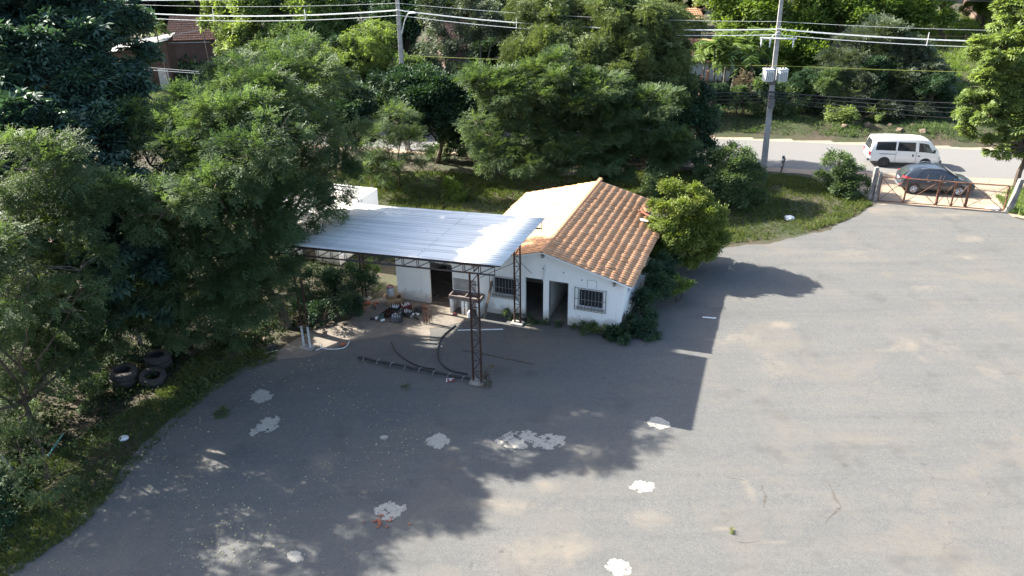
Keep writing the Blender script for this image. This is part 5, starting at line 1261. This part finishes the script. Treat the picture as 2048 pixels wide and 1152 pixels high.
E_ = [(0,1),(1,2),(2,3),(3,4),(4,5),(5,6),(2,7),(7,8),(8,9),(9,10),(2,11),(11,12),(12,13),(13,14),(0,15),(15,16),(16,17),(17,18),(0,19),(19,20),(20,21),(21,22)]
for w0 in (10, 14):                # five fingers each hand
    bx, by, bz = J[w0][:3]
    for q, (dx, l) in enumerate(((-.024,.07),(-.008,.08),(.008,.075),(.024,.06))):
        J += [(bx+dx, by+.012, bz-.04, .009), (bx+dx, by+.025, bz-.04-l, .007)]; E_ += [(w0, len(J)-2), (len(J)-2, len(J)-1)]
    sg1 = -1 if bx > 0 else 1
    J += [(bx+sg1*.035, by+.02, bz-.01, .010), (bx+sg1*.045, by+.035, bz-.05, .008)]; E_ += [(w0, len(J)-2), (len(J)-2, len(J)-1)]
skin_obj('body', J, E_, skinm, per)
up = [(0,.01,1.0,.155,.12),(0,.01,1.18,.145,.115),(0,.01,1.36,.165,.125),(0,0,1.44,.09,.08),(.2,0,1.41,.07),(.255,.02,1.17,.058),(-.2,0,1.41,.07),(-.275,.0,1.17,.058)]
skin_obj('shirt', up, [(0,1),(1,2),(2,3),(2,4),(4,5),(2,6),(6,7)], shirt, per)
lo_ = [(0,0,.98,.15,.12),(.10,0,.86,.105),(.11,.03,.50,.08),(.12,.0,.12,.062),(-.10,0,.86,.105),(-.13,.05,.50,.08),(-.14,.0,.12,.062)]
skin_obj('trousers', lo_, [(0,1),(1,2),(2,3),(0,4),(4,5),(5,6)], jeans, per)
skin_obj('hair', [(0,.0,1.70,.088,.098),(0,.015,1.75,.075,.085)], [(0,1)], hairm, per)
m = MB(); m.lathe([(0,0),(.012,.0),(.016,.012),(0,.03)], 8, (0, .125, 1.63)); m.build('nose', skinm, per, smooth=True)

# ================================================================ TYRES AND LITTER
def tyre_mb(r, w):
    m = MB(); prof = [(r*.56, -w*.36), (r*.62, -w*.48), (r*.85, -w*.5), (r*.97, -w*.42), (r, -w*.25), (r, w*.25), (r*.97, w*.42), (r*.85, w*.5), (r*.62, w*.48), (r*.56, w*.36), (r*.60, w*.30), (r*.80, w*.38), (r*.90, 0), (r*.80, -w*.38), (r*.60, -w*.30), (r*.56, -w*.36)]
    m.lathe(prof, 32)
    for k_ in range(32):
        a = 2*math.pi*k_/32; c, s = math.cos(a), math.sin(a)
        m.box((r*.985, -.012, -w*.3), (r*1.012, .012, w*.3), Euler((0, 0, a)).to_matrix())
    return m
tp = G(243, 775); 
ty = [(G(243,775), .30, .16, (0,0,0), 'lower tyre of the left pair of old tyres under the trees', .52, .30), (G(243,775), .30, .46, (.05,.04,1), 'upper tyre of the left pair of old tyres under the trees', .52, .30),
      (G(300,773), .30, .20, (.10,-.16,2), 'old tyre lying tilted in front, nearest the asphalt', .50, .30), (G(312,742), .30, .16, (0,.03,.5), 'lower tyre of the rear pair of old tyres', .50, .28), (G(312,742), .30, .44, (-.04,.06,.9), 'upper tyre of the rear pair of old tyres, a weed growing in it', .50, .28)]
for p, _, z, rot, lab, r_, w_t in ty:
    o = tyre_mb(r_, w_t).build('old_tyre', MT['tyre_old'], smooth=True); o.location = (p[0], p[1]+.35, z); o.rotation_euler = rot; tag(o, lab, 'tyre', 'old tyres under the trees')
def gp(px, py, z=.02): v = G(px, py); return (v[0], v[1], z)
def line_prop(name, label, cat, pxs, r, mat, z=.03, group=None, seg=6):
    m = MB(); P = [Vector(G(*p)) for p in pxs]; c = P[0]
    if len(P) > 2:   # smooth
        Q = []
        for i in range(len(P)-1):
            p0, p1, p2, p3 = P[max(i-1,0)], P[i], P[i+1], P[min(i+2,len(P)-1)]
            for k_ in range(6):
                t = k_/6; Q.append(.5*((2*p1)+(-p0+p2)*t+(2*p0-5*p1+4*p2-p3)*t*t+(-p0+3*p1-3*p2+p3)*t**3))
        Q.append(P[-1]); P = Q
    m.tube([p-c for p in P], r, seg); o = m.build(name, MT[mat], recalc=False, smooth=True); o.location = (c.x, c.y, z); return tag(o, label, cat, group)
line_prop('black_hose', 'black hose curving like a C left of the front canopy leg', 'hose', [(911,652),(885,675),(876,700),(880,725),(900,742),(925,748),(935,750)], .028, 'black', .045)
line_prop('black_hose', 'shorter black hose curving between the debris and the dark roll', 'hose', [(783,686),(790,702),(810,720),(840,735),(871,740)], .024, 'black', .042)
line_prop('white_hose', 'white hose curled beside the left canopy leg', 'hose', [(640,690),(645,697),(665,700),(690,696),(699,684)], .018, 'white_plastic', .035)
line_prop('white_pipe', 'white pipe lying on the asphalt in front of the sink', 'pipe', [(915,662),(1006,660)], .025, 'white_plastic', .04)
line_prop('long_pole', 'long thin grey pole lying right of the front canopy leg', 'pole', [(926,701),(990,713),(1067,729)], .025, 'wood_grey', .04)
line_prop('white_stick', 'short white stick alone on the shaded asphalt right of the house', 'stick', [(1405,636),(1432,638)], .03, 'white_plastic', .04)
line_prop('white_rod', 'short white rod near the left canopy leg at the asphalt edge', 'rod', [(526,709),(556,702)], .015, 'white_plastic', .04)
line_prop('white_rod', 'white rod stub right of the left canopy leg foot', 'rod', [(632,702),(646,697)], .015, 'white_plastic', .04)
line_prop('teal_tube', 'teal plastic tube lying in the grass at lower left', 'tube', [(98,918),(113,895),(128,874)], .03, 'trafo', .12)
bpy.data.objects['teal_tube'].data.materials[0] = simple('teal_plastic', (.08,.30,.30), (.06,.22,.23), 5, .5)
# long dark roll with pale straps
ra, rb = Vector(G(717,719)), Vector(G(940,762)); dv = rb-ra
roll = empty('rolled_mat', (ra.x, ra.y, 0), math.atan2(dv.y, dv.x), 'long black roll tied with pale straps, lying left of the front canopy leg', 'roll')
m = MB(); LL = dv.length; m.tube([(LL*i/16, .02*math.sin(i*1.3), .10+.012*math.sin(i*2.1)) for i in range(17)], [.055+.010*math.sin(i*1.9) for i in range(17)], 10); m.build('roll', MT['black'], roll, smooth=True, recalc=False)
for i in range(8):
    x = LL*(.06+.127*i); MB().lathe([(.092,-.02),(.095,-.02),(.095,.02),(.092,.02)], 12, (0,0,0), 'z') ; m = MB(); m.tube([(x-.05, -.10, .02), (x-.02, -.05, .155), (x+.02, .04, .16), (x+.08, .12, .03)], .008, 4); m.build('strap', MT['stain_metal'], roll, recalc=False)
# small red sign with a white mark
sg = empty('red_sign', gp(901, 762, .03), R(8), 'small red card with a white mark lying by the front canopy leg', 'sign')
m = MB(); m.box((-.17, -.12, 0), (.17, .12, .012)); m.build('board', MT['red'], sg)
m = MB(); m.box((-.165, -.115, .014), (-.135, .115, .018)).box((-.03, -.07, .014), (.0, .07, .018)).box((0, .045, .014), (.07, .07, .018)).box((.05, .0, .014), (.075, .045, .018)).box((0, -.02, .014), (.07, .0, .018)).box((-.165, .09, .019), (.165, .115, .022)); m.build('white_mark', MT['white_plastic'], sg)
# rusty bar bundle standing, box, spool
m = MB(); rr = random.Random(8)
for i in range(9):
    x, y = rr.uniform(-.22, .22), rr.uniform(-.12, .12); m.tube([(x, y, 0), (x+rr.uniform(-.05, .05), y, rr.uniform(.75, 1.0))], .014, 5)
for z in (.25, .6, .85): m.tube([(-.24, -.05, z), (.24, .05, z)], .012, 5)
prop('rusty_rack', 'upright rack of thin rusty rods on the concrete floor', 'rack', m, 'rust_light', gp(857, 648), HR, recalc=False)
m = MB(); m.box((-.35, -.25, 0), (.35, -.22, .34)).box((-.35, .22, 0), (.35, .25, .34)).box((-.35, -.22, 0), (-.32, .22, .34)).box((.32, -.22, 0), (.35, .22, .34)).box((-.32, -.22, 0), (.32, .22, .02))
prop('cardboard_box', 'open brown cardboard box beneath the grey spool', 'box', m, 'cardboard', gp(789, 607), R(10))
sp = empty('hose_spool', (gp(783, 604)[0], gp(783, 604)[1], .36), 0, 'grey coiled spool with a red rim standing on the cardboard box', 'spool')
m = MB(); prof = [(0, 0), (.17, 0)]
for i in range(4): prof += [(.19, .02+.1*i), (.17, .09+.1*i)]
m.lathe(prof+[(.15, .42), (0, .42)], 18); m.build('coil', MT['galv_old'], sp, smooth=True)
m = MB(); m.lathe([(.10, .42), (.18, .42), (.18, .46), (.10, .46)], 18); m.build('rim', MT['red'], sp)
MB().box((-.36, -.3, -.02), (.3, .2, .0)).build('lid', MT['cardboard'], sp)
# crates with bottle tops, scattered junk
def crate(px, py, rz, mat, lab, caps=True):
    root = empty('bottle_crate', gp(px, py, .022), rz, lab, 'crate', 'crates and junk on the concrete floor')
    m = MB(); m.box((-.22,-.16,0),(.22,-.145,.22)).box((-.22,.145,0),(.22,.16,.22)).box((-.22,-.145,0),(-.205,.145,.22)).box((.205,-.145,0),(.22,.145,.22)).box((-.205,-.145,0),(.205,.145,.015))
    for i in range(1, 4): m.box((-.205+.1025*i-.004, -.145, .015), (-.205+.1025*i+.004, .145, .18))
    m.build('case', MT[mat], root)
    if caps:
        m = MB(); rr_ = random.Random(int(px))
        for i in range(4):
            for j in range(3):
                if rr_.random() < .75: m.lathe([(0,.0),(.035,0),(.035,.14),(.014,.2),(.014,.25),(0,.25)], 8, (-.154+.1025*i, -.1+.1*j, .016))
        m.build('bottle', MT['white_plastic'], root, smooth=True)
crate(790, 622, R(-20), 'black', 'black crate of white bottles just in front of the cardboard box'); crate(812, 618, R(35), 'red', 'dull red crate right of the cardboard box')
crate(793, 641, R(5), 'grey_plastic', 'grey crate of white bottles nearest the asphalt'); crate(815, 632, R(-40), 'black', 'black crate set askew in the middle of the junk')
crate(775, 632, R(60), 'rust', 'brown crate at the left end of the junk', False)
m = MB(); rr = random.Random(12)
for i in range(60):
    a = rr.uniform(0, 3.14); L_ = rr.uniform(.05, .28); x, y = rr.gauss(0, .55), rr.gauss(0, .32)
    m.box((-L_/2, -.03, -.015), (L_/2, .03, .02), Euler((rr.uniform(-.5, .5), rr.uniform(-.5, .5), a)).to_matrix(), (x, y, rr.uniform(.03, .14)))
for mt_, nm, lb_, n_, pos, sc_ in (('black', 'junk_heap', 'dark broken scraps scattered among the crates', 60, (800, 630), 1), ('brick', 'brick_rubble', 'broken red bricks piled at the left edge of the concrete floor', 26, (722, 612), .8), ('white_plastic', 'plastic_scraps', 'small white plastic scraps among the crates', 22, (800, 632), 1), ('brick', 'brick_shards', 'small red brick shards beside the cement patch at lower centre', 20, (765, 1048), .45), ('rock', 'stone_rubble', 'pale rubble stones beside the canopy, left of the brick pile', 24, (640, 655), 1.2)):
    rr = random.Random(hash(nm) % 1 + len(nm)); m = MB()
    for i in range(n_):
        a = rr.uniform(0, 3.14); L_ = rr.uniform(.06, .24)*(1 if sc_ > .5 else .45); x, y = rr.gauss(0, .5)*sc_, rr.gauss(0, .3)*sc_; hh = .035 if sc_ > .5 else .012
        m.box((-L_/2, -L_*.25, -hh), (L_/2, L_*.25, hh), Euler((rr.uniform(-.4, .4), rr.uniform(-.4, .4), a)).to_matrix(), (x, y, rr.uniform(.03, .12) if sc_ > .5 else .02))
    o = m.build(nm, MT[mt_]); o.location = gp(*pos); tag(o, lb_, 'rubble', kind='stuff')
m = MB(); m.box((-.11, -.06, 0), (.11, .06, .10)); prop('brick', 'single orange brick on the asphalt inside the white hose', 'brick', m, 'brick', gp(686, 691), R(15), bevel=.008)
m = MB(); m.lathe([(0,0),(.10,0),(.13,.26),(.12,.26),(.095,.02),(0,.02)], 16); prop('small_bucket', 'small dark green bucket at the front edge of the junk', 'bucket', m, 'leaf_dark', gp(763, 640), smooth=True)
bpy.data.objects['small_bucket'].data.materials[0] = simple('green_plastic', (.07,.11,.10), (.05,.08,.07), 5, .5)
m = MB(); m.lathe([(0,0),(.14,0),(.17,.05),(.17,.22),(.13,.3),(0,.3)], 14); prop('black_drum', 'squat black container between the junk and the rusty rack', 'container', m, 'black', gp(838, 626), smooth=True)
def bag(name, lab, px, py, s, mat='white_plastic', seed=1):
    rr_ = random.Random(seed); bm = bmesh.new(); bmesh.ops.create_icosphere(bm, subdivisions=3, radius=s)
    for v in bm.verts:
        f = 1+.22*math.sin(v.co.x*9/s*.3+seed)*math.cos(v.co.y*7/s*.3)+rr_.uniform(-.1, .1); v.co *= f; v.co.z = max(-.02, v.co.z*.45)
    me = bpy.data.meshes.new(name); bm.to_mesh(me); bm.free(); me.materials.append(MT[mat]); o = bpy.data.objects.new(name, me); col.objects.link(o); o.location = gp(px, py, .03); return tag(o, lab, 'bag')
bag('plastic_bag', 'crumpled white plastic bag in the grass right of the round bush', 1578, 438, .34)
bag('plastic_bag', 'flat white plastic bag behind the right end of the gate', 1987, 418, .36, seed=4)
bag('plastic_bag', 'small white litter bag on the verge grass at lower left', 247, 878, .16, seed=6)
bag('dark_sack', 'dark sack at the asphalt edge left of the canopy leg', 541, 697, .24, 'black', 7)
bag('boulder', 'grey stone beside the dark sack left of the canopy leg', 536, 680, .22, 'rock', 9)['category'] = 'stone'
# ================================================================ SMALL PLANTS
def W3(p, z, r, rz): return (p[0], p[1], z, r, rz)
def hw(s, t, z, r, rz): q = HW(s, t); return (q[0], q[1], z, r, rz)
weeds('weed_clump', 'leafy weeds at the front wall below the right barred window', 'weed', [hw(1.7,-.2,.12,.25,.18), hw(2.1,-.3,.15,.3,.2), hw(2.45,-.22,.12,.25,.18)], 'simple', 'leaf_green', .14, 90, 201)
weeds('fern_clump', 'bright yellow-green fern at the right front foot of the house', 'weed', [hw(2.75,-.45,.18,.3,.28), hw(2.95,-.35,.15,.22,.2)], 'feather', 'leaf_yellow', .25, 90, 202)
weeds('corner_shrub', 'dark broad-leaved shrub at the right front corner of the house', 'bush', [hw(3.5,-.45,.3,.42,.35), hw(3.9,-.1,.45,.42,.42), hw(3.15,-.55,.2,.25,.2)], 'palmate', 'leaf_dark', .2, 70, 203)
weeds('weed_clump', 'low weeds between the two open doorways', 'weed', [hw(.9,-.25,.08,.22,.12), hw(.2,-.3,.06,.2,.1), hw(-.5,-.35,.06,.25,.08)], 'simple', 'leaf_green', .11, 90, 204)
weeds('weed_clump', 'dark weeds at the foot of the canopy leg by the left doorway', 'weed', [hw(-.55,-.3,.2,.18,.25), hw(-1.2,-.2,.1,.18,.12)], 'simple', 'leaf_dark', .13, 90, 205)
weeds('weed_clump', 'small weed under the left barred window', 'weed', [hw(-1.75,-.15,.14,.22,.16)], 'simple', 'leaf_green', .12, 90, 206)
weeds('dry_weed', 'dry brown weeds around the foot of the front canopy leg', 'weed', [(*G(968,768)[:2],.15,.28,.3), (*G(975,755)[:2],.25,.2,.35)], 'hang', 'dry', .2, 60, 207)
weeds('weed_tuft', 'green weed tuft growing through the asphalt at lower left', 'weed', [(*G(444,828)[:2],.05,.26,.12)], 'simple', 'leaf_green', .09, 130, 208)
weeds('weed_tuft', 'tiny yellow-green weed on the sunny asphalt at lower right', 'weed', [(*G(1463,1062)[:2],.03,.10,.04)], 'simple', 'leaf_yellow', .06, 150, 209)
weeds('weed_tuft', 'tiny green weed on the shaded asphalt left of the dark roll', 'weed', [(*G(812,775)[:2],.04,.14,.06)], 'simple', 'leaf_green', .08, 90, 210)
weeds('vine_shrub', 'leafy green vine shrub between the left canopy legs', 'bush', [(*G(650,650)[:2],.6,.7,.6), (*G(690,630)[:2],.6,.8,.6), (*G(640,610)[:2],.8,.9,.8), (*G(610,640)[:2],.4,.5,.4), (*G(700,600)[:2],.9,.9,.7)], 'simple', 'leaf_dark', .22, 38, 211)
weeds('thin_shrub', 'spindly shrub between the vine shrub and the annex wall', 'bush', [(*G(745,590)[:2],.7,.5,.8), (*G(725,585)[:2],.9,.6,.9)], 'blade', 'leaf_green', .4, 30, 212)
weeds('yard_shrub', 'small bright shrub in the sunny back yard grass', 'bush', [(*G(895,392)[:2],.5,.6,.5), (*G(915,398)[:2],.4,.5,.4)], 'simple', 'leaf_bright', .26, 40, 213)
weeds('roof_side_shrub', 'upright green sapling showing behind the right roof slope', 'sapling', [(*G(1290,440)[:2],1.5,.4,1.2), (*G(1298,430)[:2],2.3,.3,.6)], 'simple', 'leaf_green', .24, 40, 214)
weeds('roof_side_shrub', 'light-leaved branchy shrub beside the right wall of the house', 'bush', [(7.6,32.0,.9,.35,.3), (7.9,32.2,1.1,.3,.25)], 'simple', 'leaf_bright', .18, 60, 215)
weeds('verge_bush', 'tall dark weeds behind the teal tube at lower left', 'bush', [(-16.8,21.3,.6,.8,.6), (-17.6,22.4,.8,.9,.8), (-16.3,19.8,.4,.6,.4), (-17.2,20.3,.7,.8,.6)], 'simple', 'leaf_green', .19, 34, 230)
weeds('verge_bush', 'dark shrubs directly behind the old tyres', 'bush', [(-15.2,27.6,.7,.8,.7), (-13.8,28.3,.6,.8,.6), (-12.6,28.6,.5,.7,.5), (-16.6,27.0,.9,.9,.9)], 'simple', 'leaf_dark', .19, 34, 231)
weeds('verge_bush', 'leafy bush in the lower left corner of the photo', 'bush', [(-15.6,17.6,.5,.7,.5), (-16.4,18.6,.7,.8,.7), (-15.2,16.6,.3,.5,.3)], 'simple', 'leaf_dark', .19, 34, 232)
weeds('verge_bush', 'leafy bush under the trees left of the old tyres', 'bush', [(-16.2,25.3,.7,.7,.7), (-17,24.3,.9,.8,.8), (-15.6,24.2,.4,.5,.4)], 'simple', 'leaf_green', .2, 40, 216)
weeds('bare_bush', 'leafless grey tangled bush left of the leaning pole, beyond the road', 'bush', [(gx(1487,65.5),65.5,2.6,.9,.9), (gx(1500,65.5),65.5,1.8,.7,1.0)], 'hang', 'dry', .5, 30, 217)
weeds('road_bush', 'leafy bush on the bank directly behind the leaning pole', 'bush', [(gx(1520,64.6),64.6,1.6,1.2,1.3), (gx(1560,65),65,1.4,1.0,1.2), (gx(1590,65.2),65.2,1.5,.8,1.1)], 'simple', 'leaf_green', .4, 14, 218)
weeds('bank_bush', 'sunlit green scrub on the bank left of the boulders', 'bush', [(*G(1665,262)[:2],.9,.7,.5), (*G(1690,268)[:2],.8,.6,.4), (*G(1740,266)[:2],.8,.6,.4)], 'simple', 'leaf_light', .3, 24, 219)
sap = empty('papaya_sapling', (*G(748, 395)[:2], 0), 0, 'tall thin sapling with a small tuft of leaves beside the white shed', 'sapling')
hs = hgt(tuple(G(748,395)[:2]), 335); MB().tube([(0,0,-.1),(-.05,0,hs*.5),(-.1,0,hs)], [.05,.04,.03], 6).build('trunk', MT['pole'], sap)
rg = np.random.default_rng(5); nP = 34; P_ = np.tile([-.1,0,hs], (nP,1))+rg.normal(0,.35,(nP,3)); sprays('crown', P_, unit(rg.normal(0,1,(nP,3))+np.array([0,0,.3])), .34*np.ones(nP), 'palmate', MT['leaf_light'], sap, rg=rg)
# stakes and posts under the left trees
stick('wooden_stake', 'slanting grey stake behind the old tyres', 'stake', G(292, 705)[:2], 1.6, .12, 'pole', (-.20, 0))
stick('wooden_stake', 'leaning wooden stake left of the old tyres', 'stake', G(205, 755)[:2], 1.3, .14, 'bark_grey', (-.22, 0))
stick('wooden_stake', 'short pale stake in the lower left corner of the verge', 'stake', G(30, 950)[:2], .8, .12, 'pole', (-.3, 0))
